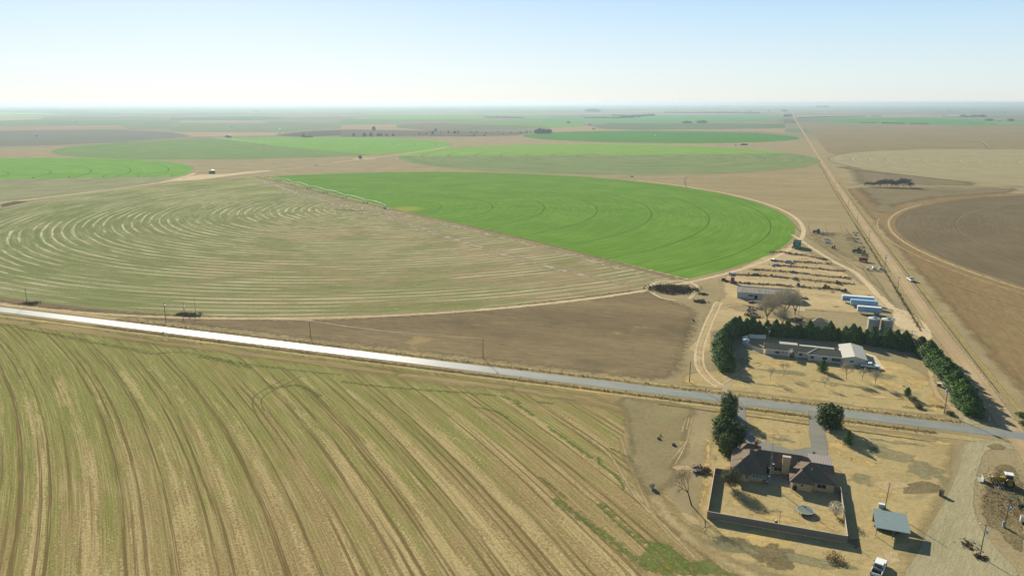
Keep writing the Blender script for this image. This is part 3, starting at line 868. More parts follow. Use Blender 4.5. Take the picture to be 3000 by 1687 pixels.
sheet('dirt_track', m_pale, strips=[(GL('p', [(-300, 905), (0, 890), (500, 830), (1000, 765), (1300, 725), (1600, 690), (1900, 650), (2080, 645)]), 12, 10), (GL('p', [(1200, 740), (1400, 690), (1470, 665)]), 14, 8),
      (GL('p', [(2080, 645), (2300, 615), (2500, 595)]), 5, 10), (GL('q', [(-60, 585), (150, 560), (420, 525), (520, 512), (700, 485), (800, 465)]), 11, 10), (GL('q', [(90, 548), (240, 548)]), 12, 8)], z=.72)
sheet('sand_lot', m_pale, [GL('6', [(0, 350), (300, 350), (550, 322), (960, 298), (980, 305), (600, 345), (300, 385), (0, 425), (-400, 440)])], z=.74, w=3, step=8)
sheet('sand_lot', m_soft, [GL('6', [(1890, 150), (2100, 140), (2300, 150), (2150, 168), (1950, 165)])], z=.74, w=3, step=6)
sheet('dark_puddle_bank', m_rowdk, [GL('p', [(0, 925), (240, 875), (120, 872), (0, 895)])], z=.75, w=2, step=6)

# west farm track beside the hedge, up to the barn
W1 = GL('c', [(560, 1190), (430, 1100), (300, 960), (250, 820), (260, 640), (320, 430), (400, 220), (480, 60)]) + GL('a', [(520, 1300), (640, 1230), (800, 1320), (1200, 1300)])
sheet('dirt_track', m_soft, strips=[(W1[:-3] + [G('a', 560, 1260)], 7.5, 3), ([G('a', 440, 1448), G('a', 560, 1370), G('a', 720, 1320), G('a', 950, 1298), G('a', 1230, 1305)], 5, 3)], z=.12)
def offs(P, o):
    P = smooth_line([Vector(p) for p in P], 3.0); out = []
    for i in range(len(P)):
        dd = (P[min(i + 1, len(P) - 1)] - P[max(i - 1, 0)]).normalized(); out.append((P[i].x - dd.y * o, P[i].y + dd.x * o))
    return out
sheet('wheel_ruts', m_pale, strips=[(offs(W1[:-3] + [G('a', 560, 1260)], o), 1.9, 3) for o in (-1.6, 1.6)], z=.135)
sheet('dirt_track', m_pale, strips=[(GL('a', [(1650, 245), (1740, 300), (1960, 450), (2300, 660), (2576, 800), (2760, 960), (2960, 1180)]) + GL('b', [(420, 1200), (600, 1360)]) + GL('d', [(760, 60), (1000, 230), (1230, 380)]), (5.0, 8.0), 4),
      ], z=.118)
sheet('sand_lot', m_pale, [GL('d', [(560, 0), (700, 0), (1000, 210), (1230, 380), (1290, 560), (1000, 500), (900, 400), (760, 330), (590, 320), (560, 170)]),
      ], z=.1, w=2.5, step=5)
sheet('concrete_slab', soil('old_concrete', (C(176, 160, 128), C(196, 178, 144), C(206, 190, 158)), .2, 1.5, .02), [GL('c', [(1690, 0), (1860, 5), (1840, 65), (1740, 45)]), GL('d', [(610, 365), (770, 375), (785, 415), (640, 395)])], z=.13)

# dirt road
m_dirt = (lambda t: (lambda v, n1, n3, e: t.out(t.mix((v.abs() - .45).abs().step(0.0, .3).inv() * .55 + .0, t.ramp((n1 * .5 + n3 * .6 - .05).step(.3, .7, False), [(0, C(166, 144, 112)), (.5, C(186, 163, 128)), (1, C(204, 182, 146))]), C(170, 148, 114)),
          .95, 0.0, alpha=rag(t, .4, .7, .1, .3), bump=n3 * .7, bd=.12))(t.attr('v'), t.noise(t.pos(), .04, 4, .6), t.noise(t.pos(), 1.1, 4, .7), 0))(T('graded_dirt'))
ym = G('d', 1330, 420)[0]
sheet('dirt_road', m_dirt, strips=[([(84.0, 200), (84.0, 262), (84.5, 330), (83.6, 380), (84.2, 470), (86.2, 700), (89, 980), (98, 1650), (110, 2400), (150, 5000), (215, 8200)], 8.5, 8)], z=.14)
m_ver = soil('tan_verge_grass', (C(150, 134, 84), C(174, 154, 100), C(188, 166, 110)), .1, .8, .2, alpha=(.2, 1.5, .4, .7))
sheet('road_verge', m_ver, strips=[([(91.2, 200), (91.2, 400), (93.2, 700), (96, 980), (105, 1650)], 3.2), ([(77.8, 380), (78.6, 470), (80.6, 700), (83.4, 980), (92, 1650)], 2.2)], z=.12)
sheet('ditch_weeds', m_rowdk, strips=[([(75.8, 375), (77.0, 470), (78.9, 700), (81.4, 980), (90, 1500)], 1.9)], z=.125)
sheet('ditch_weeds', m_vdk, strips=[([(89.0, 300), (89.3, 400), (91.3, 700)], 1.0), ([(80.6, 520), (81.6, 700), (84, 980)], .8)], z=.145)

# paved road
def asphalt(name, c0, c1, rough, alpha=None, tire=True):
    t = T(name)
    x, y, _ = t.sep(t.pos())
    st = t.noise(t.vec(x * .05, y * 1.4, 0.0), 1.0, 4, .6)
    n3 = t.noise(t.pos(), 2.0, 4, .7); n1 = t.noise(t.pos(), .08, 4, .6)
    col = t.mix((st * .6 + n1 * .4 + n3 * .25 - .1).step(.3, .75), c0, c1)
    return t.out(col, rough, .14, alpha=rag(t, *alpha) if alpha else None, bump=n3 * .4, bd=.012)


m_asph = asphalt('worn_asphalt', C(128, 130, 122), C(158, 160, 152), .52)
sheet('paved_road', m_asph, [[(-1400, 257.3), (150, 257.3), (150, 263.8), (-1400, 263.8)]], z=.16, step=8, jit=.12)
m_drv = asphalt('driveway_asphalt', C(116, 116, 106), C(148, 144, 130), .65, alpha=(.8, .5, .05, .2))
DW = [G('e', 1530, 240), G('e', 1590, 330), G('e', 1600, 480), G('e', 1660, 680), G('e', 1840, 860), G('e', 2100, 930), G('f', 100, 1020), G('f', 300, 1000), G('f', 480, 880), G('f', 490, 700), G('f', 470, 540), G('f', 470, 420)]
sheet('driveway', m_drv, strips=[(DW[:6] + [G('f', 100, 1020), G('f', 330, 1010)], 6.4, 1.5), ([G('f', 470, 380), G('f', 478, 560), G('f', 490, 750), G('f', 520, 920), G('f', 500, 1060), G('f', 500, 1150)], 5.6, 1.5),
      ([G('f', 250, 1030), G('f', 440, 960), G('f', 560, 1040)], 5.0, 1.5)], polys=[GL('f', [(330, 400), (640, 440), (590, 520), (400, 500)]), GL('e', [(1480, 270), (1760, 290), (1680, 380), (1560, 380)]), GL('f', [(300, 960), (560, 960), (625, 1060), (620, 1120), (360, 1160), (200, 1090)])], z=.165)
m_grav = soil('gravel', (C(150, 142, 112), C(172, 162, 130), C(190, 178, 146)), .08, 1.2, .08, alpha=(.3, 1.0, .25, .5), rot=R(70), hi=[(C(152, 146, 120), .05, .6)])
sheet('gravel_road', m_grav, [[G('j', 980, 780), G('j', 1000, 1020), G('h', 1500, 0), G('h', 1300, 380), G('h', 1150, 650), G('h', 1000, 830), G('h', 950, 1150), G('h', 600, 1448), G('h', 900, 1700), G('h', 2700, 1500), G('h', 2200, 1050), G('h', 1950, 750),
      G('h', 1830, 350), G('h', 1870, 50), G('k', 640, 480), G('j', 1650, 960), G('j', 2150, 960), G('j', 2560, 1090), G('j', 2700, 900), G('j', 2200, 780), G('j', 1500, 690)]], z=.13, w=1.6, step=3, jit=.3)
sheet('gravel_road', m_grav, [GL('j', [(700, -30), (1030, -30), (1250, 300), (1500, 430), (1100, 420), (900, 300), (850, 150)]), GL('e', [(1310, 100), (1330, 20), (1520, -90), (1600, -60), (1450, 60), (1500, 140)])], z=.15, w=1.2, step=2, jit=.2)
sheet('gravel_track', m_soft, strips=[(GL('d', [(1250, 1250), (1050, 1080), (700, 960), (480, 930)]), 5.5, 3), (GL('j', [(1000, 150), (760, -60)]) + [G('d', 1300, 1350), G('d', 1220, 1200), G('d', 1150, 950)], 5.5, 3),
      (GL('c', [(600, 1150), (900, 960), (1200, 850), (1500, 800)]), 6.0, 3)], z=.12)
sheet('dark_grass', m_weeds, polys=[GL('j', [(1200, 120), (1500, 110), (1690, 200), (1640, 330), (1450, 280)]), GL('j', [(1580, 900), (1750, 830), (1950, 830), (2180, 960), (2000, 1010), (1750, 990)])], z=.16, w=.8)
sheet('concrete_apron', soil('pale_concrete', (C(200, 186, 158), C(214, 200, 172), C(222, 208, 182)), .2, 2, .01), [GL('d', [(190, 690), (330, 730), (475, 925), (380, 935), (195, 905)])], z=.15)
sheet('patio', soil('patio_concrete', (C(150, 146, 130), C(166, 160, 142), C(180, 174, 156)), .2, 2, .01), [[(4.5, 201.2), (14.3, 201.2), (14.3, 206), (4.5, 206)]], z=.13)

# ---- haze: one closed box of thin even air round the camera and the whole plain
tz = bpy.data.materials.new('haze_air'); tz.use_nodes = True
nt = tz.node_tree
nt.nodes.remove(nt.nodes['Principled BSDF'])
pv_ = nt.nodes.new('ShaderNodeVolumePrincipled')
pv_.inputs['Color'].default_value = (0.42, 0.52, 0.57, 1)
pv_.inputs['Density'].default_value = 0.000085
pv_.inputs['Anisotropy'].default_value = 0.35
nt.links.new(pv_.outputs[0], nt.nodes['Material Output'].inputs['Volume'])
hz = MB().box(0, 0, 53, 186000, 186000, 112).build('haze', tz)
tag(hz, kind='stuff')
# ============================================================ MATERIALS OF THINGS
def paint(name, rgb, rough=.5, metal=0.0, spec=.4, var=.12, sc=3.0, k=None):
    t = T(name)
    n = t.noise(t.opos(), sc, 4, .6)
    c = C(*rgb) if k is None else C(*rgb, k)
    a = tuple(v * (1 - var) for v in c[:3]) + (1,); b = tuple(min(1, v * (1 + var)) for v in c[:3]) + (1,)
    return t.out(t.mix(n, a, b), rough, spec, metal)


def ribbed(name, rgb, rust=None, axis=0, pitch=.6, rough=.45, metal=.3, depth=.04, var=.1, k=None):
    """corrugated sheet metal with ribs across one axis, rust in streaks"""
    t = T(name)
    x = t.sep(t.opos())[axis]
    m = ((x / pitch).mod(1.0) - .5).abs()
    n = t.noise(t.opos(), .6, 4, .6)
    c = C(*rgb) if k is None else C(*rgb, k)
    col = t.mix(n, tuple(v * (1 - var) for v in c[:3]) + (1,), c)
    if rust:
        o = t.opos(); X_, Y_, Z_ = t.sep(o)
        v = t.vec(X_ * 1.6, Y_ * .25, Z_ * .4) if axis == 0 else t.vec(X_ * .25, Y_ * 1.6, Z_ * .4)
        col = t.mix(t.noise(v, 1.0, 5, .65).step(.45, .65), col, C(*rust))
    col = t.mix(m.step(.36, .48) * .35, col, tuple(v * .55 for v in c[:3]) + (1,))
    return t.out(col, rough, .4, metal, bump=m.step(.3, .45), bd=depth)


M = {}
M['white_wall'] = paint('white_siding', (208, 206, 198), .6, k=.8)
M['white_trim'] = paint('white_trim', (230, 228, 222), .5, k=.8, var=.03)
M['glass'] = paint('window_glass', (40, 52, 56), .12, spec=.7, var=.05)
M['glass_light'] = paint('curtained_glass', (116, 140, 140), .2, spec=.6, var=.1)
M['shingle'] = paint('dark_shingles', (96, 98, 88), .9, spec=.08, var=.18, sc=1.3)
M['brown_shingle'] = paint('brown_shingles', (120, 106, 92), .9, spec=.05, var=.22, sc=1.1)
M['ridge'] = paint('ridge_shingles', (142, 122, 106), .9, spec=.05)
M['brick'] = paint('tan_brick', (214, 184, 140), .85, var=.12, sc=2.2)
M['red_brick'] = paint('red_brick', (150, 96, 80), .85)
M['fence_wood'] = (lambda t: t.out(t.mix(((t.sep(t.opos())[0] + t.sep(t.opos())[1]) * 3.3).mod(1.0).step(.75, .95), t.mix(t.noise(t.opos(), 1.5, 4, .7), C(140, 128, 116), C(170, 156, 142)), C(98, 88, 78)), .85, .1))(T('weathered_fence_boards'))
M['fence_cap'] = paint('pale_fence_cap', (214, 200, 178), .8)
M['metal_roof'] = ribbed('old_barn_roof', (200, 186, 164), (158, 130, 104), 0, 1.15, .55, .1, .05)
M['barn_wall'] = ribbed('blue_grey_barn_wall', (190, 200, 206), None, 0, .9, .5, .1, .03, k=.8)
M['carport_roof'] = ribbed('ribbed_carport_roof', (150, 136, 128), None, 0, .42, .6, .0, .06)
M['shelter_roof'] = ribbed('blue_grey_shelter_roof', (160, 176, 174), None, 1, .75, .45, .2, .04)
M['garage_roof'] = ribbed('white_metal_roof', (206, 200, 188), None, 1, .9, .5, .1, .03)
M['bin'] = ribbed('galvanised_bin', (168, 176, 176), None, 2, .5, .4, .35, .04)
M['bin_roof'] = paint('bin_roof_metal', (206, 206, 198), .45, .2)
M['dark'] = paint('dark_opening', (34, 34, 34), .9)
M['concrete'] = paint('concrete', (190, 180, 158), .9)
M['tyre'] = paint('tyre_rubber', (36, 36, 36), .9)
M['rim'] = paint('grey_steel_rim', (150, 150, 146), .5, .4)
M['steel'] = paint('grey_steel', (140, 140, 136), .5, .4)
M['galv'] = paint('galvanised_steel', (160, 164, 158), .6, .0, .3)
M['pipe'] = paint('irrigation_pipe', (172, 194, 160), .6, .0, .3)
M['white'] = paint('white_paint', (226, 228, 230), .35, k=.85, var=.03)
M['silver'] = paint('silver_paint', (176, 180, 186), .3, .5, var=.04)
M['green'] = paint('tractor_green', (40, 100, 58), .4)
M['darkgreen'] = paint('dark_green_paint', (34, 78, 62), .5)
M['teal'] = paint('faded_teal_panel', (74, 132, 118), .6)
M['yellow'] = paint('machine_yellow', (168, 138, 50), .6)
M['blue'] = paint('implement_blue', (60, 96, 150), .5)
M['ltblue'] = paint('pale_blue_metal', (150, 188, 220), .45, k=.8)
M['midblue'] = paint('bright_blue_band', (30, 110, 196), .5)
M['red'] = paint('barn_red', (132, 46, 50), .6)
M['rust'] = paint('rusty_iron', (122, 84, 62), .85, var=.3)
M['oldred'] = paint('faded_red_iron', (142, 90, 80), .8, var=.25)
M['wood'] = paint('pole_wood', (112, 96, 76), .9, var=.2)
M['wire'] = paint('bright_aluminium_wire', (170, 170, 160), .4, .5)
M['poly'] = paint('white_plastic_tank', (222, 220, 208), .5, k=.8)
M['olive'] = paint('weathered_olive', (118, 112, 78), .85, var=.25)
M['tan_roof'] = paint('tan_shed_roof', (176, 158, 116), .85)
M['black'] = paint('black_iron', (40, 40, 42), .7)
M['tramp'] = paint('trampoline_mat', (104, 116, 108), .8)


# ============================================================ BUILDINGS
def hip(mb, x0, x1, y0, y1, z0, z1, rx0, rx1, ry0, ry1, th=.12):
    """hip roof over a rectangle, ridge from (rx0, ry0) to (rx1, ry1)"""
    v = [(x0, y0, z0), (x1, y0, z0), (x1, y1, z0), (x0, y1, z0), (rx0, ry0, z1), (rx1, ry1, z1)]
    b = [(x, y, z - th) for x, y, z in v[:4]]
    if abs(rx1 - rx0) >= abs(ry1 - ry0):
        f = [(0, 1, 5, 4), (1, 2, 5), (2, 3, 4, 5), (3, 0, 4)]
    else:
        f = [(0, 1, 4), (1, 2, 5, 4), (2, 3, 5), (3, 0, 4, 5)]
    n = 6
    mb.add(v + b, f + [(6, 9, 8, 7), (0, 6, 7, 1), (1, 7, 8, 2), (2, 8, 9, 3), (3, 9, 6, 0)])
    return mb


def window(par, x, y, z, w_, h_, ax='x', glass='glass', out=-1, mull=1, frame='white_trim'):
    """a window on a wall: frame standing out by 5 cm, pane set in it"""
    fr = MB(); t_ = .08
    if ax == 'x':
        for dx in (-w_ / 2, w_ / 2): fr.box(x + dx, y + out * .03, z, t_, .1, h_ + t_)
        for dz in (-h_ / 2, h_ / 2): fr.box(x, y + out * .032, z + dz, w_ - t_, .1, t_)
        for i in range(1, mull + 1): fr.box(x - w_ / 2 + w_ * i / (mull + 1), y + out * .028, z, t_ * .7, .08, h_ - t_)
        pane = MB().box(x, y + out * .018, z, w_ - .02, .02, h_ - .02)
    else:
        for dx in (-w_ / 2, w_ / 2): fr.box(x + out * .03, y + dx, z, .1, t_, h_ + t_)
        for dz in (-h_ / 2, h_ / 2): fr.box(x + out * .032, y, z + dz, .1, w_ - t_, t_)
        pane = MB().box(x + out * .018, y, z, .02, w_ - .02, h_ - .02)
    o = fr.build('window', M[frame], par)
    pane.build('pane', M[glass], o)
    return o


# ---- white ranch house
H1 = thing('ranch_house', 'long low white ranch house with dark shingle roof inside the cedar hedge', 'house', (6.0, 317.0))
wb = MB().box(8.5, 4.0, 1.25, 17.0, 8.0, 2.5)            # west wing, e 6..23
wb.build('wall', M['white_wall'], H1)
MB().box(23.4, 2.6, 1.26, 12.8, 9.2, 2.52).build('wall', M['white_wall'], H1)    # east block e 23..36, n 315..324
MB().box(31.8, -.9, 1.1, 4.0, 1.6, 2.2).build('wall', M['white_wall'], H1, label='low glazed breezeway wall between the house and garage')
rf = MB()
# west gable roof
v = [(-.6, -.5, 2.5), (18.6, -.5, 2.5), (-.6, 4.0, 4.1), (21, 4.0, 4.1), (-.6, 8.5, 2.5), (18.6, 8.5, 2.5)]
rf.add(v + [(x, y, z - .14) for x, y, z in v], [(0, 1, 3, 2), (2, 3, 5, 4), (6, 7, 1, 0), (4, 5, 11, 10), (0, 2, 8, 6), (2, 4, 10, 8), (7, 6, 8, 9), (9, 8, 10, 11)])
roof1 = rf.build('roof', M['shingle'], H1)
hip(MB(), 16.5, 30.4, -2.5, 7.6, 2.62, 4.3, 21.2, 26.5, 3.0, 3.0).build('roof', M['shingle'], H1)
tr = MB()
for a, b in (((16.4, -2.55, 2.66), (21.2, 3.0, 4.36)), ((-.62, -.52, 2.5), (9.0, -.52, 2.5)), ((13.0, -.52, 2.5), (16.4, -.52, 2.5)), ((16.5, -2.56, 2.6), (30.4, -2.56, 2.6)), ((-.62, 4.0, 4.12), (-.62, -.5, 2.52))):
    tr.tube(a, b, .09, n=4)
tr.build('fascia', M['white_trim'], H1)
# entry porch
pr = MB(); v = [(9.2, -3.2, 2.55), (10.9, -3.2, 3.35), (12.6, -3.2, 2.55), (9.2, 1.6, 2.7), (10.9, 1.6, 3.4), (12.6, 1.6, 2.7)]
pr.add(v + [(x, y, z - .12) for x, y, z in v], [(0, 3, 4, 1), (1, 4, 5, 2), (0, 1, 7, 6), (1, 2, 8, 7), (2, 5, 11, 8), (3, 0, 6, 9)])
po = pr.build('porch', M['shingle'], H1)
MB().add([(9.25, -3.15, 2.45), (12.55, -3.15, 2.45), (10.9, -3.15, 3.25)], [(0, 1, 2)]).build('gable', M['dark'], po)
pt = MB().tube((9.35, -3.1, 0), (9.35, -3.1, 2.5), .09, n=6); pt.build('post', M['white_trim'], po)
MB().tube((12.45, -3.1, 0), (12.45, -3.1, 2.5), .09, n=6).build('post', M['white_trim'], po)
pp = MB().tube((9.2, -3.26, 2.5), (12.6, -3.26, 2.5), .09, n=4).tube((9.1, -3.25, 2.56), (10.9, -3.25, 3.42), .07, n=4).tube((12.7, -3.25, 2.56), (10.9, -3.25, 3.42), .07, n=4)
pp.build('fascia', M['white_trim'], po)
dr = MB().box(10.9, -.04, 1.05, 1.7, .1, 2.1).build('door', M['red_brick'], H1)
MB().box(11.5, -.13, 1.0, .12, .06, .2).build('handle', M['steel'], dr)
for x, y, z, w_, h_, ml in ((4.9, 0, 1.45, 1.2, 1.1, 1), (7.1, 0, 1.7, .9, .45, 0), (14.3, 0, 1.5, 1.3, 1.1, 1), (18.7, -2.0, 1.45, 1.5, 1.4, 0), (23.6, -2.0, 1.45, 2.0, 1.2, 0), (28.0, -2.0, 1.4, 3.6, 1.5, 4)):
    window(H1, x, y, z, w_, h_, mull=ml)
MB().box(4.15, -.06, 1.45, .3, .06, 1.1).build('shutter', M['red_brick'], H1); MB().box(5.65, -.06, 1.45, .3, .06, 1.1).build('shutter', M['red_brick'], H1)
MB().box(24.6, 9.4, 2.3, 7.0, 3.4, .12).build('sunlit_toned_roof', M['garage_roof'], H1, label='rear roof plane behind the ridge, coloured pale for its sunlit slope')  # stands for the rear slope, sunlight put in by the pale material
pc = MB().box(9.5, 10.6, 2.55, 7.5, 3.2, .1).box(17.5, 10.0, 2.4, 7, 2.8, .1, rx=-.1)
po2 = pc.build('patio_cover', M['garage_roof'], H1)
for x in (6, 13.0, 20.5): MB().tube((x, 12.0, 0), (x, 12.0, 2.45), .07, n=6).build('post', M['white_trim'], po2)
MB().tube((3, 6.5, 3.2), (3, 6.5, 4.0), .12, n=8).build('roof_vent', M['steel'], H1)
MB().tube((27.5, 4.2, 3.9), (27.5, 4.2, 4.6), .1, n=8).build('roof_vent', M['steel'], H1)

# ---- garage
GA = thing('garage', 'white gable-fronted garage with pale metal roof beside the white pickup', 'garage', (40.9, 314.9))
ga = MB(); P_ = [(-4.4, 0), (4.3, 0), (4.3, 2.75), (-.05, 3.75), (-4.4, 2.75)]
ga.add([(x, 0, z) for x, z in P_] + [(x, 17.8, z) for x, z in P_], [(4, 3, 2, 1, 0), (5, 6, 7, 8, 9), (0, 1, 6, 5), (1, 2, 7, 6), (2, 3, 8, 7), (3, 4, 9, 8), (4, 0, 5, 9)])
ga.build('wall', M['white_wall'], GA)
gr_ = MB(); Q_ = [(-4.9, 2.66), (-.05, 3.83), (4.8, 2.66)]
v = [(x, y, z) for y in (-.4, 18.2) for x, z in Q_]
gr_.add(v + [(x, y, z - .05 if i else z - .05) for i, (x, y, z) in enumerate(v)], [(0, 1, 4, 3), (1, 2, 5, 4), (6, 9, 10, 7), (7, 10, 11, 8), (0, 6, 7, 1), (1, 7, 8, 2), (3, 4, 10, 9), (4, 5, 11, 10), (0, 3, 9, 6), (2, 8, 11, 5)])
gr_.build('roof', M['garage_roof'], GA)
window(GA, -1.0, 0, 1.5, 1.4, .8, mull=1)
gd = MB().box(4.36, 6, 1.15, .08, 4.8, 2.3).box(4.36, 12.5, 1.15, .08, 4.8, 2.3).build('garage_door', M['white_trim'], GA)
MB().box(4.42, 6, .9, .05, .3, .08).build('handle', M['steel'], gd)

# ---- white fence and shed west of the ranch house
def wallfence(name, label, cat, pts, h, mat, cap=None, th=.06, posts=0.0, pm=None):
    o = pts[0]
    f = thing(name, label, cat, (o[0], o[1]))
    for i in range(len(pts) - 1):
        a, b = pts[i], pts[i + 1]; L = math.hypot(b[0] - a[0], b[1] - a[1]); rz = math.atan2(b[1] - a[1], b[0] - a[0])
        mx, my = (a[0] + b[0]) / 2 - o[0], (a[1] + b[1]) / 2 - o[1]
        MB().box(mx, my, h / 2 + .03, L - .08, th, h - .06, rz).build('panel', mat, f)
        if cap: MB().box(mx, my, h + .015, L, th + .08, .05, rz).build('cap_rail', cap, f)
    for i, a in enumerate(pts):
        MB().box(a[0] - o[0], a[1] - o[1], h / 2 + .04, .14, .14, h + .08).build('post', pm or mat, f)
    return f


F1 = [G('c', 1215, 695), G('c', 1100, 655), G('c', 985, 605), G('c', 895, 560), G('c', 903, 500), G('c', 985, 470)]
wallfence('panel_fence', 'white panel fence curving from the west end of the ranch house', 'fence', F1, 1.7, M['white_trim'])
F1b = [G('c', 1005, 463), G('c', 1130, 475), G('c', 1252, 478)]
wallfence('panel_fence', 'pale panel fence screening the yard in front of the rear cedars', 'fence', F1b, 1.9, M['white_trim'])
sx, sy = G('c', 950, 570)
sh = thing('garden_shed', 'small white shed at the corner of the white panel fence', 'shed', (sx, sy))
MB().box(0, 1.2, 1.05, 2.6, 2.2, 2.1).build('wall', M['white_wall'], sh)
MB().prism([(-1.45, 2.1), (1.45, 2.1), (0, 2.7)], 0, 2.4).build('roof', M['ltblue'], sh)
MB().box(0, .07, .95, .9, .05, 1.8).build('door', M['white_trim'], sh)

# ---- long metal barn
BN = thing('metal_barn', 'long metal barn with rust-streaked pale ribbed roof behind the bare trees', 'barn', (-9.5, 410.6))
bl = 30.0; bw = 12.0
pf = [(0, 0), (bw, 0), (bw, 3.6), (bw / 2, 5.4), (0, 3.6)]
b_ = MB().add([(0, y, z) for y, z in pf] + [(bl, y, z) for y, z in pf], [(0, 1, 2, 3, 4), (9, 8, 7, 6, 5), (0, 5, 6, 1), (1, 6, 7, 2), (4, 9, 5, 0), (2, 7, 8, 3), (3, 8, 9, 4)])
b_.build('wall', M['barn_wall'], BN)
q = [(-.5, 3.5), (bw / 2, 5.5), (bw + .5, 3.5)]
v = [(x, y, z) for x in (-.4, bl + .4) for y, z in q]; v += [(x, y, z - .08) for x, y, z in v]
MB().add(v, [(0, 3, 4, 1), (1, 4, 5, 2), (6, 7, 10, 9), (7, 8, 11, 10), (0, 6, 9, 3), (2, 5, 11, 8), (0, 1, 7, 6), (1, 2, 8, 7), (3, 9, 10, 4), (4, 10, 11, 5)]).build('roof', M['metal_roof'], BN)
MB().tube((-.4, bw / 2, 5.52), (bl + .4, bw / 2, 5.52), .14, n=6).build('ridge_cap', M['white_trim'], BN)
window(BN, 7.3, 0, 1.9, 2.4, .8, glass='glass', mull=0, frame='rust')
dr = MB().box(10.0, -.05, 1.1, 1.5, .1, 2.2).build('door', M['dark'], BN)
MB().box(10.5, -.12, 1.1, .1, .06, .2).build('handle', M['steel'], dr)
MB().box(17, -.06, 1.5, 3.8, .12, 3.0).build('sliding_door', M['barn_wall'], BN)
MB().box(-.05, 6, 1.7, .12, 4.2, 3.4).build('sliding_door', M['barn_wall'], BN)

# ---- small tan-roofed shed behind the hedge
sx, sy = G('c', 2070, 270)
sh = thing('tool_shed', 'small shed with tan pyramid roof behind the rear cedars', 'shed', (sx, sy))
MB().box(0, 0, 1.1, 6.4, 5.4, 2.2).build('wall', M['white_wall'], sh)
hip(MB(), -3.7, 3.7, -3.2, 3.2, 2.25, 3.7, -1.2, .6, 0, 0).build('roof', M['tan_roof'], sh)
sx, sy = G('c', 1500, 330)
sh = thing('lean_to', 'weathered pale lean-to roof half hidden by the cedars', 'shed', (sx, sy))
MB().box(0, 0, 1.9, 7.0, 3.0, .15, rx=.12).build('roof', M['concrete'], sh)
for dx in (-3.2, 0, 3.2): MB().box(dx, -1.2, .85, .14, .14, 1.7).build('post', M['wood'], sh)
MB().box(0, 1.3, 1.0, 6.6, .1, 1.9).build('wall', M['olive'], sh)

# ---- three long trailer bodies
def trailer(name, label, x, y, L, col, roof, band=None, legs=True):
    t = thing(name, label, 'trailer', (x, y), 0, 'long trailers parked side by side in the farmyard')
    MB().box(L / 2, 1.3, 2.45, L, 2.6, 2.7).build('body', M[col], t)
    MB().box(L / 2, 1.3, 3.85, L + .1, 2.7, .12).build('roof', M[roof], t)
    if band: MB().box(L / 2, -.03, 2.1, L - .3, .06, .8).build('side_band', M[band], t)
    rb = MB()
    for i in range(1, int(L / 1.2)): rb.box(i * 1.2, -.02, 2.45, .06, .06, 2.6)
    rb.build('side_ribs', M['steel'], t)
    ch = MB().box(L / 2, .7, .98, L - .6, .2, .22).box(L / 2, 1.9, .98, L - .6, .2, .22); ch.build('chassis', M['black'], t)
    for k, xx in enumerate((L - 1.3, L - 2.6)):
        for yy in (.3, 2.3):
            w = MB().tube((xx, yy - .14, .5), (xx, yy + .14, .5), .5, n=14).build('wheel', M['tyre'], t)
            MB().tube((xx, yy - .16, .5), (xx, yy + .16, .5), .25, n=10).build('rim', M['rim'], w)
    for yy in (.5, 2.1): MB().box(1.6, yy, .45, .14, .14, .9).build('landing_leg', M['steel'], t)
    d = MB().box(-.04, 1.3, 2.4, .08, 2.4, 2.5).build('rear_door', M[roof], t)
    MB().tube((-.1, 1.3, 1.4), (-.1, 1.3, 3.4), .03, n=5).build('handle', M['steel'], d)
    return t


trailer('box_trailer', 'longest trailer, white above with a bright blue side band, farthest of the three', 44.8, 419.0, 15.6, 'ltblue', 'white', 'midblue')
trailer('box_trailer', 'plain pale blue trailer parked between the other two trailers', 48.2, 411.0, 13.0, 'ltblue', 'ltblue')
trailer('box_trailer', 'short white-roofed trailer parked nearest the grain bins', 50.3, 398.2, 11.0, 'ltblue', 'white')

# ---- grain bins
def grain_bin(label, x, y):
    t = thing('grain_bin', label, 'grain bin', (x, y), 0, 'two grain bins behind the cedar hedge')
    MB().lathe([(2.65, 0), (2.65, 5.6)], 0, 0, 36).build('wall', M['bin'], t, smooth=True)
    MB().lathe([(2.75, 5.55), (2.75, 5.66), (.5, 6.35), (.5, 6.5), (0, 6.52)], 0, 0, 36).build('roof', M['bin_roof'], t)
    MB().box(.15, -.9, 6.25, .9, .5, .12, rx=-.3).build('roof_hatch', M['steel'], t)
    d = MB().box(.5, -2.66, 1.15, 1.9, .16, 2.3).build('door', M['dark'], t)
    MB().box(1.2, -2.78, 1.15, .1, .08, .3).build('handle', M['steel'], d)
    ld = MB()
    for s_ in (-.25, .25): ld.tube((-2.0 + s_, -1.95, .1), (-2.0 + s_, -1.95, 5.6), .035, n=5)
    for k in range(14): ld.tube((-2.25, -1.95, .4 + k * .38), (-1.75, -1.95, .4 + k * .38), .025, n=4)
    ld.build('ladder', M['steel'], t)
    MB().lathe([(3.0, 0), (3.0, .15), (0, .15)], 0, 0, 30).build('concrete_base', M['concrete'], t)


grain_bin('round galvanised grain bin, the left one of two behind the hedge', 54.3, 370.6)
grain_bin('round galvanised grain bin, the right one of two behind the hedge', 60.2, 370.8)

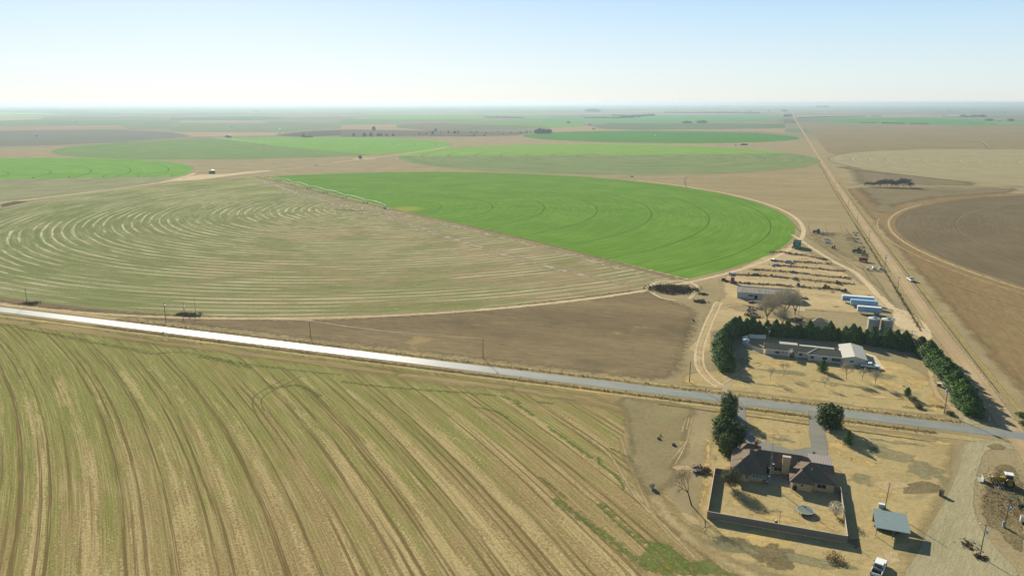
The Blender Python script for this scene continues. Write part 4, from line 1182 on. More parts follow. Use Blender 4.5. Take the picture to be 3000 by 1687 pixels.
# ---- brick house
H2 = thing('brick_house', 'tan brick house with brown hip roofs round a courtyard, in the walled yard', 'house', (11.0, 205.0))
ox, oy = 11.0, 205.0
def wl(x0, x1, y0, y1, h, mat='brick', nm='wall', label=None):
    return MB().box((x0 + x1) / 2 - ox, (y0 + y1) / 2 - oy, h / 2, x1 - x0, y1 - y0, h).build(nm, M[mat], H2, label)
wl(-2.3, 6.5, 201.3, 213.0, 2.70)
wl(-2.1, 2.5, 200.2, 201.29, 2.52)
wl(6.51, 13.3, 207.6, 214.6, 2.68)
wl(13.9, 24.9, 201.4, 211.8, 2.71)
wl(14.0, 19.2, 200.0, 201.39, 2.53)
def hp(x0, x1, y0, y1, z0, z1, rx0, rx1, ry0, ry1): 
    o = hip(MB(), x0 - ox, x1 - ox, y0 - oy, y1 - oy, z0, z1, rx0 - ox, rx1 - ox, ry0 - oy, ry1 - oy, .16).build('roof', M['brown_shingle'], H2)
    rc = MB(); a, b = (rx0 - ox, ry0 - oy, z1 + .03), (rx1 - ox, ry1 - oy, z1 + .03)
    cs = [(x0 - ox, y0 - oy), (x1 - ox, y0 - oy), (x1 - ox, y1 - oy), (x0 - ox, y1 - oy)]
    ends = (a, b, b, a) if abs(rx1 - rx0) >= abs(ry1 - ry0) else (a, a, b, b)
    for c, e in zip(cs, ends): rc.tube((c[0], c[1], z0 + .04), e, .1, n=4)
    rc.tube(a, b, .1, n=4)
    rc.build('ridge_cap', M['ridge'], o)
hp(-2.9, 7.1, 200.7, 213.8, 2.75, 6.1, 2.1, 2.11, 205.6, 209.0)
hp(-2.95, 3.1, 199.6, 206.6, 2.6, 4.9, .1, .11, 202.7, 204.8)
hp(2.0, 19.0, 206.9, 215.4, 2.72, 5.5, 4.5, 16.5, 210.8, 210.81)
hp(13.3, 25.5, 200.8, 212.6, 2.76, 6.1, 18.6, 20.0, 206.0, 206.01)
hp(13.25, 19.8, 199.3, 205.6, 2.61, 4.95, 16.4, 16.41, 202.4, 203.8)
hp(-1.5, 5.5, 212.0, 219.0, 2.68, 4.9, 1.5, 2.5, 215.4, 215.41)
wl(-1.0, 5.0, 212.2, 218.4, 2.6, nm='wall')
window(H2, 5.1 - ox, 201.3 - oy, 1.75, 3.6, 1.25, glass='glass_light', mull=3)
window(H2, 1.9 - ox, 200.2 - oy, 1.6, 1.0, 1.2, glass='glass_light', mull=0)
window(H2, 21.7 - ox, 201.4 - oy, 1.6, 2.4, 1.3, glass='glass', mull=1)
window(H2, 16.6 - ox, 200.0 - oy, 1.7, .8, .8, glass='glass', mull=0)
window(H2, 14.9 - ox, 200.0 - oy, 1.5, .8, 1.1, glass='glass_light', mull=0)
window(H2, 10.3 - ox, 207.6 - oy, 1.7, 2.2, 1.2, glass='glass', mull=1)
dr = MB().box(7.6 - ox, 207.55 - oy, 1.05, 1.1, .1, 2.1).build('door', M['dark'], H2)
MB().box(8.0 - ox, 207.47 - oy, 1.05, .08, .06, .18).build('handle', M['steel'], dr)
ch = MB().box(12.35 - ox, 207.15 - oy, 3.1, 2.1, 1.0, 6.2).build('chimney', M['brick'], H2, 'broad tan brick chimney rising from the courtyard')
MB().box(12.35 - ox, 207.15 - oy, 6.26, 2.3, 1.2, .12).build('chimney_cap', M['concrete'], ch)
ch = MB().box(3.9 - ox, 215.9 - oy, 3.0, .9, .9, 5.6).build('chimney', M['red_brick'], H2, 'slim red brick chimney on the rear roof')
for dx in (-.2, .2): MB().tube((3.9 + dx - ox, 215.9 - oy, 5.8), (3.9 + dx - ox, 215.9 - oy, 6.4), .14, n=8).build('chimney_pot', M['concrete'], ch)
for x, y, z in ((19.0, 204.0, 4.7), (0.0, 208.8, 4.5), (15.4, 207.6, 4.2), (8.3, 209.0, 4.2)):
    MB().tube((x - ox, y - oy, z), (x - ox, y - oy, z + .55), .09, n=8).build('roof_vent', M['white_trim'], H2)
MB().tube((13.55 - ox, 199.5 - oy, 0), (13.55 - ox, 199.5 - oy, 2.5), .09, n=8).build('post', M['white_trim'], H2)
for x in (11.6, 12.8):
    a_ = thing('air_conditioner', ('left' if x < 12 else 'right') + ' grey air conditioner at the foot of the broad chimney', 'air conditioner', (x, 206.0), 0, 'air conditioners by the chimney')
    MB().box(0, 0, .45, .8, .8, .9).build('housing', M['rim'], a_, bevel=.04)
    MB().lathe([(.32, .9), (.32, .94), (0, .94)], 0, 0, 16).build('fan_grille', M['dark'], a_)
# front courtyard wall toward the drive
tag(MB().box(0, 0, .7, 4.6, .3, 1.4).build('brick_wall', M['red_brick']), 'low red brick wall beside the driveway in the tree shade', 'wall').location = (3.2, 220.6, 0)
tag(MB().box(0, 0, .5, 1.6, .6, 1.0).build('brick_wall', M['red_brick']), 'short red brick planter wall by the tower foot', 'wall').location = (7.0, 201.0, 0)

# ---- ribbed carport behind the brick house
cp = thing('carport', 'flat ribbed metal carport behind the right wing of the brick house', 'carport', (22.0, 215.3))
MB().box(0, 0, 2.6, 6.3, 7.6, .12).build('roof', M['carport_roof'], cp)
for dx in (-2.9, 2.9):
    for dy in (-3.5, 3.5): MB().box(dx, dy, 1.27, .14, .14, 2.54).build('post', M['steel'], cp)

# ---- board fence round the yard
fp = [(-2.3, 201.9), (-7.0, 201.9), (-7.2, 177.2), (9.5, 177.05), (26.2, 176.9), (26.6, 201.9), (24.9, 201.9)]
wallfence('board_fence', 'tall weathered board fence round the back yard of the brick house', 'fence', fp, 2.0, M['fence_wood'], M['fence_cap'], .07)

# ---- open shelter with car
SLT = thing('open_shelter', 'open shelter with sloping blue-grey metal roof beside the gravel road', 'shelter', (33.4, 182.6))
v = [(-.4, -.3, 2.55), (7.4, -.5, 2.55), (7.6, 7.4, 3.35), (-.2, 7.6, 3.35)]
MB().add(v + [(x, y, z - .12) for x, y, z in v], [(0, 1, 2, 3), (7, 6, 5, 4), (0, 4, 5, 1), (1, 5, 6, 2), (2, 6, 7, 3), (3, 7, 4, 0)]).build('roof', M['shelter_roof'], SLT)
for x, y, z in ((-.1, 0, 2.42), (3.6, 0, 2.42), (7.1, -.2, 2.42), (0, 7.2, 3.2), (7.3, 7.2, 3.2)): MB().box(x, y, z / 2, .14, .14, z).build('post', M['steel'], SLT)
MB().box(3.6, 7.3, 1.4, 7.2, .08, 2.8).build('wall', M['shelter_roof'], SLT)

# ---- boxes, small huts
x, y = G('h', 1320, 240)
bx = thing('pump_hut', 'small tan concrete hut with dark lean roof at the gravel road edge', 'hut', (x, y), R(-20))
MB().box(0, .5, .65, 1.1, 1.1, 1.3).build('wall', M['tan_roof'], bx)
MB().box(.0, .5, 1.36, 1.3, 1.3, .1, rx=.12).build('roof', M['black'], bx)
MB().box(-.1, -.08, .6, .5, .05, 1.0).build('door', M['rust'], bx)
x, y = G('h', 428, 420)
bx = thing('utility_box', 'pale metal utility box at the foot of the bare pole above the shelter', 'utility box', (x, y), R(-6))
MB().box(0, .4, .5, 1.6, .8, 1.0).build('housing', M['ltblue'], bx, bevel=.03)
MB().box(0, .4, 1.03, 1.7, .9, .06).build('lid', M['white'], bx)
x, y = G('h', 2560, 660)
bx = thing('stock_trailer', 'white slatted trailer body cut by the right edge of the photo', 'trailer', (x, y), R(-14))
MB().box(1.6, .9, .95, 4.6, 1.9, 1.3).build('body', M['poly'], bx)
sl = MB()
for k in range(7): sl.box(1.6, .1 + k * .27, 1.66, 4.6, .12, .1)
sl.build('roof_slats', M['concrete'], bx)
for xx in (0, 3.0):
    for yy in (0, 1.8): MB().tube((xx, yy - .1, .32), (xx, yy + .1, .32), .32, n=12).build('wheel', M['tyre'], bx)
x, y = G('h', 2285, 700)
bx = thing('meter_box', 'grey meter cabinet standing at the foot of the transformer pole', 'utility box', (x, y))
MB().box(-.35, 0, .75, .45, .35, 1.5).build('housing', M['ltblue'], bx)
MB().box(-.35, -.2, .9, .35, .04, .8).build('door', M['steel'], bx)

# ---- lattice radio tower by the brick house
x, y = 5.5, 203.0
x, y = G('e', 1940, 1290, 0.0)
tw = thing('radio_tower', 'slim guyed lattice radio tower rising in front of the brick house', 'tower', (8.0, 200.6))
TH = 15.5
for k in range(3):
    a = 2 * math.pi * k / 3
    MB().tube((.3 * math.cos(a), .3 * math.sin(a), 0), (.17 * math.cos(a), .17 * math.sin(a), TH), .035, .02, n=5).build('leg', M['galv'], tw)
lt = MB()
for j in range(30):
    z0, z1 = j * TH / 30, (j + 1) * TH / 30; r0 = .3 - .13 * j / 30
    for k in range(3):
        a, b = 2 * math.pi * k / 3, 2 * math.pi * (k + 1) / 3
        lt.tube((r0 * math.cos(a), r0 * math.sin(a), z0), (r0 * math.cos(b), r0 * math.sin(b), z1), .016, n=4)
lt.build('lattice', M['galv'], tw)
MB().tube((0, 0, TH), (0, 0, TH + 3.2), .03, .012, n=5).build('antenna', M['steel'], tw)
for zz, dx, r_ in ((6.6, .5, .32), (5.2, -.35, .2), (2.6, -.3, .26), (1.0, -.5, .3)):
    MB().lathe([(0, 0), (r_ * .7, .06), (r_, .16)], 0, 0, 16).build('dish', M['white'], tw).location = (dx, -.3, zz)
gy = MB()
for a in (90, 210, 330): gy.tube((0, 0, 9), (5.5 * math.cos(R(a)), 5.5 * math.sin(R(a)), 2.6 if a == 90 else .2), .008, n=3)
gy.build('guy_wires', M['wire'], tw)

# ---- trampoline
tp = thing('trampoline', 'round grey-green trampoline standing in the walled back yard', 'trampoline', (17.1, 188.2))
MB().lathe([(0, .88), (2.0, .9)], 0, 0, 32).build('mat', M['tramp'], tp)
MB().lathe([(2.0, .9), (2.02, .95), (2.28, .95), (2.3, .88), (2.02, .88)], 0, 0, 32).build('rim_pad', M['galv'], tp)
for k in range(8):
    a = k * math.pi / 4; MB().tube((2.15 * math.cos(a), 2.15 * math.sin(a), 0), (2.15 * math.cos(a), 2.15 * math.sin(a), .88), .04, n=6).build('leg', M['steel'], tp)
ls = MB()
for s_ in (-.2, .2): ls.tube((-2.9, .1 + s_, 0), (-2.2, .1 + s_, .9), .03, n=5)
for k in range(3): ls.tube((-2.75 + k * .2, -.1, .2 + k * .25), (-2.75 + k * .2, .3, .2 + k * .25), .025, n=4)
ls.build('ladder', M['steel'], tp)
x, y = 10.6, 180.4
yl = thing('yard_lamp', 'thin lamp post inside the near side of the board fence', 'lamp post', (x, y))
MB().tube((0, 0, 0), (0, 0, 3.4), .05, n=6).build('pole', M['wood'], yl)
MB().blob(0, 0, 3.5, .18, .18, .2, rnd, 8, 5, .05).build('lamp_shade', M['steel'], yl)
x, y = G('g', 1155, 1300)
gl = thing('barbecue_grill', 'small dark grill with pale lid beside the yard lamp post', 'grill', (x, y))
MB().blob(0, 0, .8, .4, .28, .25, rnd, 10, 6, .05).build('lid', M['white'], gl)
MB().box(0, 0, .4, .7, .4, .5).build('cart', M['black'], gl)
x, y = G('g', 1430, 790)
dk = thing('rain_barrel', 'black barrel by the corner of the right brick wing', 'barrel', (x, y))
MB().lathe([(0, 0), (.55, 0), (.62, .6), (.55, 1.2), (0, 1.22)], 0, 0, 16).build('barrel', M['black'], dk)
# ============================================================ VEHICLES AND MACHINES
def wheel(par, x, y, r, w_, rim='rim', name='wheel'):
    """a wheel turning about the y axis"""
    o = MB().tube((x, y - w_ / 2, r), (x, y + w_ / 2, r), r, n=18).build(name, M['tyre'], par)
    MB().tube((x, y - w_ / 2 - .012, r), (x, y + w_ / 2 + .012, r), r * .58, n=14).build('rim', M[rim], o)
    return o


def pickup(name, label, x, y, rz, col='white', bed='dark', group=None, load=False, scale=1.0):
    """crew-cab pickup 5.9 m long, nose towards +x"""
    t = thing(name, label, 'pickup truck', (x, y), rz, group)
    b = MB().prism([(-2.9, .55), (2.9, .5), (2.95, .75), (2.85, 1.08), (1.55, 1.16), (1.2, 1.16), (-.6, 1.16), (-.95, 1.12), (-.98, .72), (-2.88, .72)], -.95, .95, .07, .9)
    b.build('body', M[col], t, bevel=.04)
    MB().prism([(-.85, 1.14), (1.15, 1.14), (.45, 1.78), (-.65, 1.8)], -.84, .84, .12, 1.5).build('windows', M['glass'], t)
    c = MB().prism([(.5, 1.76), (.42, 1.86), (-.6, 1.88), (-.7, 1.78)], -.76, .76)
    for yy in (-.78, .78):
        c.tube((1.14, yy * 1.05, 1.16), (.46, yy * .92, 1.8), .05, n=5).tube((-.83, yy * 1.05, 1.14), (-.66, yy * .92, 1.8), .07, n=5).tube((.05, yy * 1.05, 1.14), (.0, yy * .93, 1.8), .045, n=5)
    c.build('cab_roof', M[col], t)
    bd = MB()
    for yy in (-.88, .88): bd.box(-1.92, yy, .96, 1.92, .12, .5)
    bd.box(-1.0, 0, .96, .1, 1.64, .5); bd.build('bed', M[col], t)
    MB().box(-1.95, 0, .76, 1.85, 1.62, .06).build('bed_floor', M[bed], t)
    MB().box(-2.9, 0, .93, .08, 1.74, .5).build('tailgate', M[col], t)
    for xx in (1.95, -1.85):
        for yy in (-.84, .84): wheel(t, xx, yy, .4, .26)
    for yy in (-.66, .66):
        MB().box(2.9, yy, .86, .1, .42, .2).build('headlight', M['silver'], t)
        MB().box(-2.95, yy * 1.22, .92, .05, .14, .34).build('tail_light', M['red'], t)
    MB().box(2.96, 0, .56, .16, 1.8, .22).build('bumper', M['steel'], t); MB().box(-3.0, 0, .56, .16, 1.7, .2).build('bumper', M['steel'], t)
    for yy in (-1.03, 1.03): MB().box(.95, yy, 1.22, .16, .18, .2).build('mirror', M['black'], t)
    if load:
        MB().box(-1.25, 0, 1.12, .42, 1.6, .4).build('toolbox', M['steel'], t)
        rk = MB()
        for xx in (-1.1, -2.8):
            rk.tube((xx, -.86, 1.2), (xx, -.86, 1.6), .03, n=5).tube((xx, .86, 1.2), (xx, .86, 1.6), .03, n=5).tube((xx, -.86, 1.6), (xx, .86, 1.6), .03, n=5)
        rk.build('rack', M['black'], t)
    t.scale = (scale,) * 3
    return t


def sedan(name, label, x, y, rz, col='white', cat='car', group=None):
    t = thing(name, label, cat, (x, y), rz, group)
    MB().prism([(-2.3, .42), (2.3, .38), (2.35, .62), (2.2, .82), (1.1, .92), (-1.5, .96), (-2.25, .9), (-2.35, .6)], -.88, .88, .08, .75).build('body', M[col], t, bevel=.04)
    MB().prism([(-1.55, .94), (1.1, .91), (.42, 1.36), (-.9, 1.38)], -.8, .8, .16, 1.1).build('windows', M['glass'], t)
    c = MB().prism([(.46, 1.34), (.36, 1.42), (-.85, 1.43), (-.95, 1.36)], -.64, .64)
    for yy in (-.7, .7): c.tube((1.08, yy * 1.1, .92), (.42, yy * .9, 1.38), .04, n=5).tube((-1.5, yy * 1.1, .95), (-.92, yy * .9, 1.39), .06, n=5).tube((-.2, yy * 1.12, .93), (-.22, yy * .92, 1.4), .035, n=5)
    c.build('cab_roof', M[col], t)
    for xx in (1.45, -1.4):
        for yy in (-.8, .8): wheel(t, xx, yy, .33, .2)
    for yy in (-.6, .6):
        MB().box(2.3, yy, .66, .08, .36, .14).build('headlight', M['silver'], t); MB().box(-2.34, yy, .72, .05, .36, .14).build('tail_light', M['red'], t)
    for xx in (2.36, -2.38): MB().box(xx, 0, .46, .1, 1.6, .16).build('bumper', M['steel'], t)
    return t


def tractor(name, label, x, y, rz, col='green', roof='white', loader=None, group=None, rim='yellow', scale=1.0):
    """nose towards +x"""
    t = thing(name, label, 'tractor', (x, y), rz, group)
    MB().prism([(.2, .95), (2.6, .9), (2.65, 1.45), (2.3, 1.65), (.2, 1.85)], -.42, .42, .06, 1.4).build('hood', M[col], t, bevel=.04)
    MB().box(.6, 0, .85, 3.4, .5, .5).build('chassis', M['black'], t)
    MB().box(2.66, 0, 1.15, .06, .6, .5).build('grille', M['black'], t)
    MB().prism([(-1.3, 1.1), (.25, 1.1), (.15, 2.6), (-1.15, 2.6)], -.75, .75, .08, 2.0).build('cab_windows', M['glass'], t)
    cf = MB().box(-.5, 0, 1.2, 1.62, 1.54, .3)
    for xx, xt in ((-1.28, -1.13), (.23, .13)):
        for yy in (-.75, .75): cf.tube((xx, yy, 1.1), (xt, yy * .9, 2.62), .05, n=5)
    cf.build('cab', M[col], t)
    MB().box(-.5, 0, 2.7, 1.7, 1.6, .16).build('cab_roof', M[roof], t, bevel=.05)
    MB().tube((1.3, .3, 1.7), (1.3, .3, 2.7), .05, n=6).build('exhaust', M['black'], t)
    for yy in (-1.0, 1.0):
        wheel(t, -.7, yy, .9, .45, rim); wheel(t, 2.0, yy * .85, .6, .34, rim)
        MB().prism([(-1.5, 1.5), (.1, 1.5), (-.1, 1.92), (-1.2, 1.95)], yy - .25, yy + .25).build('fender', M[col], t)
    if loader:
        ar = MB()
        for yy in (-.6, .6): ar.tube((.4, yy, 1.7), (2.5, yy, 2.1), .09, n=6).tube((2.5, yy, 2.1), (4.1, yy, .7), .09, n=6)
        ar.tube((3.2, -.6, 1.5), (3.2, .6, 1.5), .07, n=6); ar.build('loader_arms', M[loader], t)
        MB().prism([(4.1, .15), (5.0, .15), (5.0, .25), (4.25, .3), (4.2, 1.1), (4.05, 1.1)], -1.1, 1.1).build('bucket', M['galv'], t)
    t.scale = (scale,) * 3
    return t


def implement(name, label, x, y, rz, W, col, cat='farm implement', rows=8, tank=None, tcol='poly', group='farm implements in the pasture', tongue=2.5, fold=False, seed=1):
    """toolbar of width W along y with shanks, drawn towards +x"""
    t = thing(name, label, cat, (x, y), rz, group); rg = random.Random(seed)
    f = MB().box(0, 0, .85, .16, W, .16).box(-1.1, 0, .85, .14, W * .94, .14)
    for k in range(4): f.box(-.55, -W / 2 + W * (k + .5) / 4, .85, 1.2, .1, .1)
    f.tube((0, -.5, .85), (tongue, 0, .5), .07, n=5).tube((0, .5, .85), (tongue, 0, .5), .07, n=5)
    f.build('frame', M[col], t)
    sh_ = MB()
    for k in range(rows):
        yy = -W / 2 + W * (k + .5) / rows
        sh_.tube((-.1, yy, .85), (-.4, yy, .1), .045, n=4).tube((-1.1, yy, .85), (-1.5, yy, .12), .045, n=4).box(-.7, yy, .5 + rg.uniform(0, .3), .4, .25, .4)
    sh_.build('row_units', M[col if rows < 7 else 'steel'], t)
    for yy in (-W * .3, W * .3): wheel(t, -.5, yy, .42, .22)
    if tank:
        for i in range(tank):
            yy = (i - (tank - 1) / 2) * W / max(1, tank)
            MB().tube((-1.0, yy, 1.45), (.3, yy, 1.45), .42, n=12).build('tank', M[tcol], t)
    if fold:
        w_ = MB()
        for s_ in (-1, 1): w_.box(-.5, s_ * W * .42, 1.5, 1.1, .2, 1.3).box(-.5, s_ * W * .36, 1.9, .9, .1, .9)
        w_.build('folded_wing', M[col], t)
    return t


def tank_trailer(label, x, y, rz=0.2, L=2.6, r=.65, group='white tank trailers beside the dirt road'):
    t = thing('tank_trailer', label, 'tank trailer', (x, y), rz, group)
    mb = MB().tube((-L / 2, 0, 1.35), (L / 2, 0, 1.35), r, n=16)
    mb.tube((-L / 2 - .3, 0, 1.35), (-L / 2, 0, 1.35), r * .55, r, n=16).tube((L / 2, 0, 1.35), (L / 2 + .3, 0, 1.35), r, r * .55, n=16)
    mb.build('tank', M['white'], t, smooth=False)
    MB().box(0, 0, .62, L, .9, .12).tube((L / 2, 0, .62), (L / 2 + 1.6, 0, .45), .05, n=5).build('frame', M['black'], t)
    for xx in (-.6, .6):
        for yy in (-.62, .62): wheel(t, xx, yy, .36, .2, 'white')
    MB().tube((0, 0, 2.0), (0, 0, 2.15), .2, n=10).build('lid', M['steel'], t)
    return t


def at(r, x, y): return G(r, x, y)


# vehicles in use
x, y = at('d', 258, 935)
pickup('pickup_truck', 'white crew-cab pickup with blue-shaded bed parked at the garage gable', x, 313.3, R(-2), scale=1.22)
x, y = at('h', 385, 1400)
pickup('pickup_truck', 'white pickup with open dark bed and rack at the bottom edge of the photo', x, y + .8, R(72), load=True, scale=1.25)
x, y = at('b', 868, 945)
pickup('pickup_truck', 'white pickup with dark bed standing on the verge of the dirt road', x, y + .6, R(100), scale=1.25)
x, y = at('h', 520, 790)
sedan('parked_car', 'dark car with pale nose parked under the blue-grey shelter roof', x, y + 1.4, R(168), 'black')
bpy.data.objects['parked_car'].scale = (1.25,) * 3
MB().prism([(1.0, .94), (2.2, .84), (2.22, .88), (1.0, .98)], -.8, .8).build('hood', M['white'], bpy.data.objects['parked_car'])
x, y = at('a', 1605, 672)
sedan('scrapped_sedan', 'silver-white sedan among the scrap rows', x, y + .5, R(-6), 'silver', group='derelict vehicles in the scrap rows').scale = (1.3,) * 3
x, y = at('q', 2195, 692)
sedan('distant_car', 'small dark car on the track between the two green circles', x, y, R(-5), 'black')
x, y = at('6', 1490, 238)
sedan('distant_car', 'tiny red-brown car on the thin dirt track behind the irrigation arm', x, y, R(20), 'oldred')

for i, (rg_, px, py, rz, col, lb) in enumerate((
        ('a', 1430, 712, 80, 'ltblue', 'derelict pickup with square pale blue cab in the second scrap row'),
        ('a', 1665, 818, 10, 'teal', 'derelict pale teal pickup in the third scrap row'),
        ('a', 745, 855, 60, 'ltblue', 'derelict pale pickup at the west end of the fourth scrap row'),
        ('a', 1375, 640, 30, 'silver', 'derelict grey pickup at the west end of the white sedan row'),
        ('a', 1350, 715, 100, 'white', 'derelict white pickup beside the square blue cab'),
        ('a', 1120, 860, -20, 'green', 'derelict green truck in the fourth scrap row'))):
    x, y = at(rg_, px, py)
    pickup('derelict_pickup', lb, x, y, R(rz), col, 'rust', 'derelict vehicles in the scrap rows', scale=.8)

# tractors
x, y = at('a', 2030, 222)
tractor('tractor', 'dark green tractor hitched to the blue implement in the pasture', x, y, R(176), 'darkgreen', 'teal', scale=1.35)
x, y = at('m', 1800, 850)
tractor('tractor', 'green tractor beside the dirt road above the red wagon', x, y, R(178), 'green', 'green', scale=1.3)
x, y = at('6', 185, 338)
tractor('tractor', 'green tractor with white roof working on the sandy lot far to the left', x, y, R(186), 'darkgreen', 'white', scale=2.0)
x, y = at('k', 1000, 720)
tractor('loader_tractor', 'yellow loader tractor with pale cab roof and raised grey bucket by the gravel road', x, y, R(176), 'yellow', 'white', 'yellow', scale=1.3)
x, y = at('a', 1690, 925)
tractor('derelict_tractor', 'derelict green tractor in the middle of the fourth scrap row', x, y, R(30), 'green', 'white', group='derelict vehicles in the scrap rows', scale=.75)
x, y = at('a', 2330, 985)
tractor('derelict_tractor', 'derelict yellow and green tractor near the east end of the fourth scrap row', x, y, R(10), 'darkgreen', 'yellow', group='derelict vehicles in the scrap rows', scale=.8)
x, y = at('a', 2160, 1045)
tractor('derelict_tractor', 'derelict yellow machine in the row nearest the trailers', x, y, R(-10), 'yellow', 'yellow', group='derelict vehicles in the scrap rows', scale=.8)
x, y = at('a', 2440, 1110)
tractor('derelict_tractor', 'derelict dark tractor with yellow rims just above the blue-banded trailer', x, y, R(170), 'black', 'black', group='derelict vehicles in the scrap rows', scale=.75)
x, y = at('a', 620, 945)
tractor('derelict_tractor', 'derelict machine with white cab beside the tall red box', x, y, R(-50), 'rust', 'white', group='derelict vehicles in the scrap rows', scale=.8)
x, y = at('a', 1740, 1015)
tractor('derelict_tractor', 'derelict rusty tractor at the west end of the row nearest the barn', x, y, R(100), 'rust', 'rust', group='derelict vehicles in the scrap rows', scale=.7)

# implements in the pasture
IMP = [('a', 2195, 238, 180, 9.5, 'blue', 10, 2, 'ltblue', True, 'wide blue folded implement hitched behind the dark green tractor'),
       ('a', 2175, 268, 180, 11.0, 'oldred', 12, 0, 'poly', False, 'low rusty red toolbar lying below the blue implement'),
       ('a', 2180, 330, 165, 5.0, 'blue', 6, 1, 'ltblue', False, 'small dark blue implement with a raised boom'),
       ('a', 2265, 455, 150, 4.0, 'oldred', 5, 0, 'poly', True, 'tall rusty red folded implement beside the white tank'),
       ('m', 1755, 372, 180, 5.0, 'black', 6, 0, 'poly', False, 'dark flat implement farthest up the dirt road row'),
       ('m', 1630, 510, 190, 7.5, 'oldred', 9, 0, 'poly', False, 'wide faded red implement of spread arms'),
       ('m', 1745, 430, 175, 2.6, 'black', 3, 1, 'white', False, 'dark implement with a small white tank'),
       ('m', 1790, 520, 150, 4.0, 'steel', 4, 0, 'poly', False, 'grey implement right of the wide faded red one'),
       ('m', 1710, 568, 180, 3.5, 'steel', 4, 0, 'poly', False, 'small flat grey implement lying alone'),
       ('m', 1835, 618, 178, 6.0, 'blue', 7, 0, 'poly', False, 'blue grey toolbar with a raised white bar'),
       ('m', 1920, 730, 160, 5.0, 'rust', 6, 0, 'poly', False, 'rusty implement between the blue toolbar and the green tractor'),
       ('m', 1955, 850, 120, 5.0, 'rust', 6, 1, 'tan_roof', True, 'rusty implement with pale hopper beside the green tractor'),
       ('m', 2000, 945, 150, 5.0, 'black', 6, 0, 'poly', False, 'dark spiky implement just above the red wagon')]
for i, (rg_, px, py, rz, W, col, rw, tk, tc, fo, lb) in enumerate(IMP):
    x, y = at(rg_, px, py)
    implement('towed_implement', lb, x, y, R(rz - 90 if W > 4.5 else rz), W, col, rows=rw, tank=tk, tcol=tc, fold=fo, seed=i)
x, y = at('a', 2190, 372)
t = thing('nurse_tank', 'long white tank lying on a low trailer in the pasture', 'tank trailer', (x, y), R(-3))
MB().tube((-2, 0, 1.0), (2, 0, 1.0), .62, n=14).build('tank', M['white'], t); MB().box(0, 0, .35, 4.2, 1.0, .14).build('frame', M['rust'], t)
for yy in (-.6, .6): wheel(t, -.8, yy, .35, .2)
for lb, px in (('small white tank trailer on dark wheels, left of the three by the dirt road', 2070), ('large white tank trailer in the middle of the three by the dirt road', 2222), ('white tank trailer right of the other two beside the pole', 2390)):
    x, y = at('m', px, 1288)
    tank_trailer(lb, x, y, R(70 if px == 2070 else 20), 1.2 if px == 2070 else 2.0, .62 if px != 2222 else .95)

# red wagon
x, y = at('m', 1950, 1080)
t = thing('grain_wagon', 'dark red box wagon beside the dirt road ditch', 'wagon', (x, y), R(-4))
MB().prism([(-2.6, 1.1), (2.6, 1.1), (2.75, 2.9), (-2.75, 2.9)], -1.2, 1.2).build('box', M['red'], t)
MB().box(0, 0, .9, 4.8, 1.2, .2).build('chassis', M['black'], t)
rb = MB()
for k in range(6): rb.box(-2.2 + k * .88, -1.24, 2.0, .08, .08, 1.7)
rb.build('side_ribs', M['oldred'], t)
MB().tube((-2.4, 0, .8), (-4.6, 0, .5), .06, n=5).build('tongue', M['black'], t)
for xx in (-1.7, 1.7):
    for yy in (-1.0, 1.0): wheel(t, xx, yy, .5, .25)

# cotton module builder
def builder(label, x, y, rz, s=1.0):
    t = thing('cotton_module_builder', label, 'module builder', (x, y), rz)
    w_ = MB().box(-2.0, 0, 2.1, .1, 9.5, 2.8).box(2.0, 0, 2.1, .1, 9.5, 2.8).box(0, 4.7, 2.1, 4.0, .1, 2.8)
    w_.build('side_wall', M['darkgreen'], t)
    MB().box(0, -4.7, 1.9, 3.9, .12, 2.2).build('rear_door', M['teal'], t)
    r_ = MB()
    for yy in (-4.6, 4.6): r_.box(0, yy, 3.6, 4.3, .2, .16)
    for xx in (-2.1, 2.1): r_.box(xx, 0, 3.56, .22, 9.6, .16)
    r_.build('top_rail', M['green'], t)
    MB().box(0, -1.0, 3.3, 3.9, 1.2, .9).build('tamper_carriage', M['teal'], t)
    MB().box(0, 1.8, 1.2, 3.9, 5.6, .2).build('floor', M['black'], t)
    for xx in (-2.2, 2.2): wheel(t, 0, 0, .55, .3).location = (xx, -3.2, 0)
    MB().box(0, -5.0, 3.2, 1.2, .7, .1).build('operator_deck', M['galv'], t)
    MB().box(-.9, -5.3, .7, .9, .7, .9).build('engine_box', M['galv'], t)
    t.scale = (s,) * 3
    return t


x, y = at('a', 1725, 455)
builder('dark green open-topped module builder standing at the track fork', x, y + 4, R(-4), 1.3)
x, y = at('5', 718, 510)
builder('distant dark green module builder on the far edge of the left green field', x, y + 3, R(80), 2.0)

# tall red stripper basket
x, y = at('a', 748, 975)
t = thing('stripper_basket', 'tall rusty red slatted basket standing west of the scrap rows', 'machine basket', (x, y), R(8))
MB().box(0, 0, 2.0, 2.2, 2.2, 3.4).build('basket', M['oldred'], t)
sl = MB()
for k in range(8): sl.box(0, -1.13, .5 + k * .42, 2.2, .06, .1)
sl.build('slats', M['rust'], t)
wheel(t, -.8, -1.0, .45, .25); wheel(t, .8, -1.0, .45, .25)

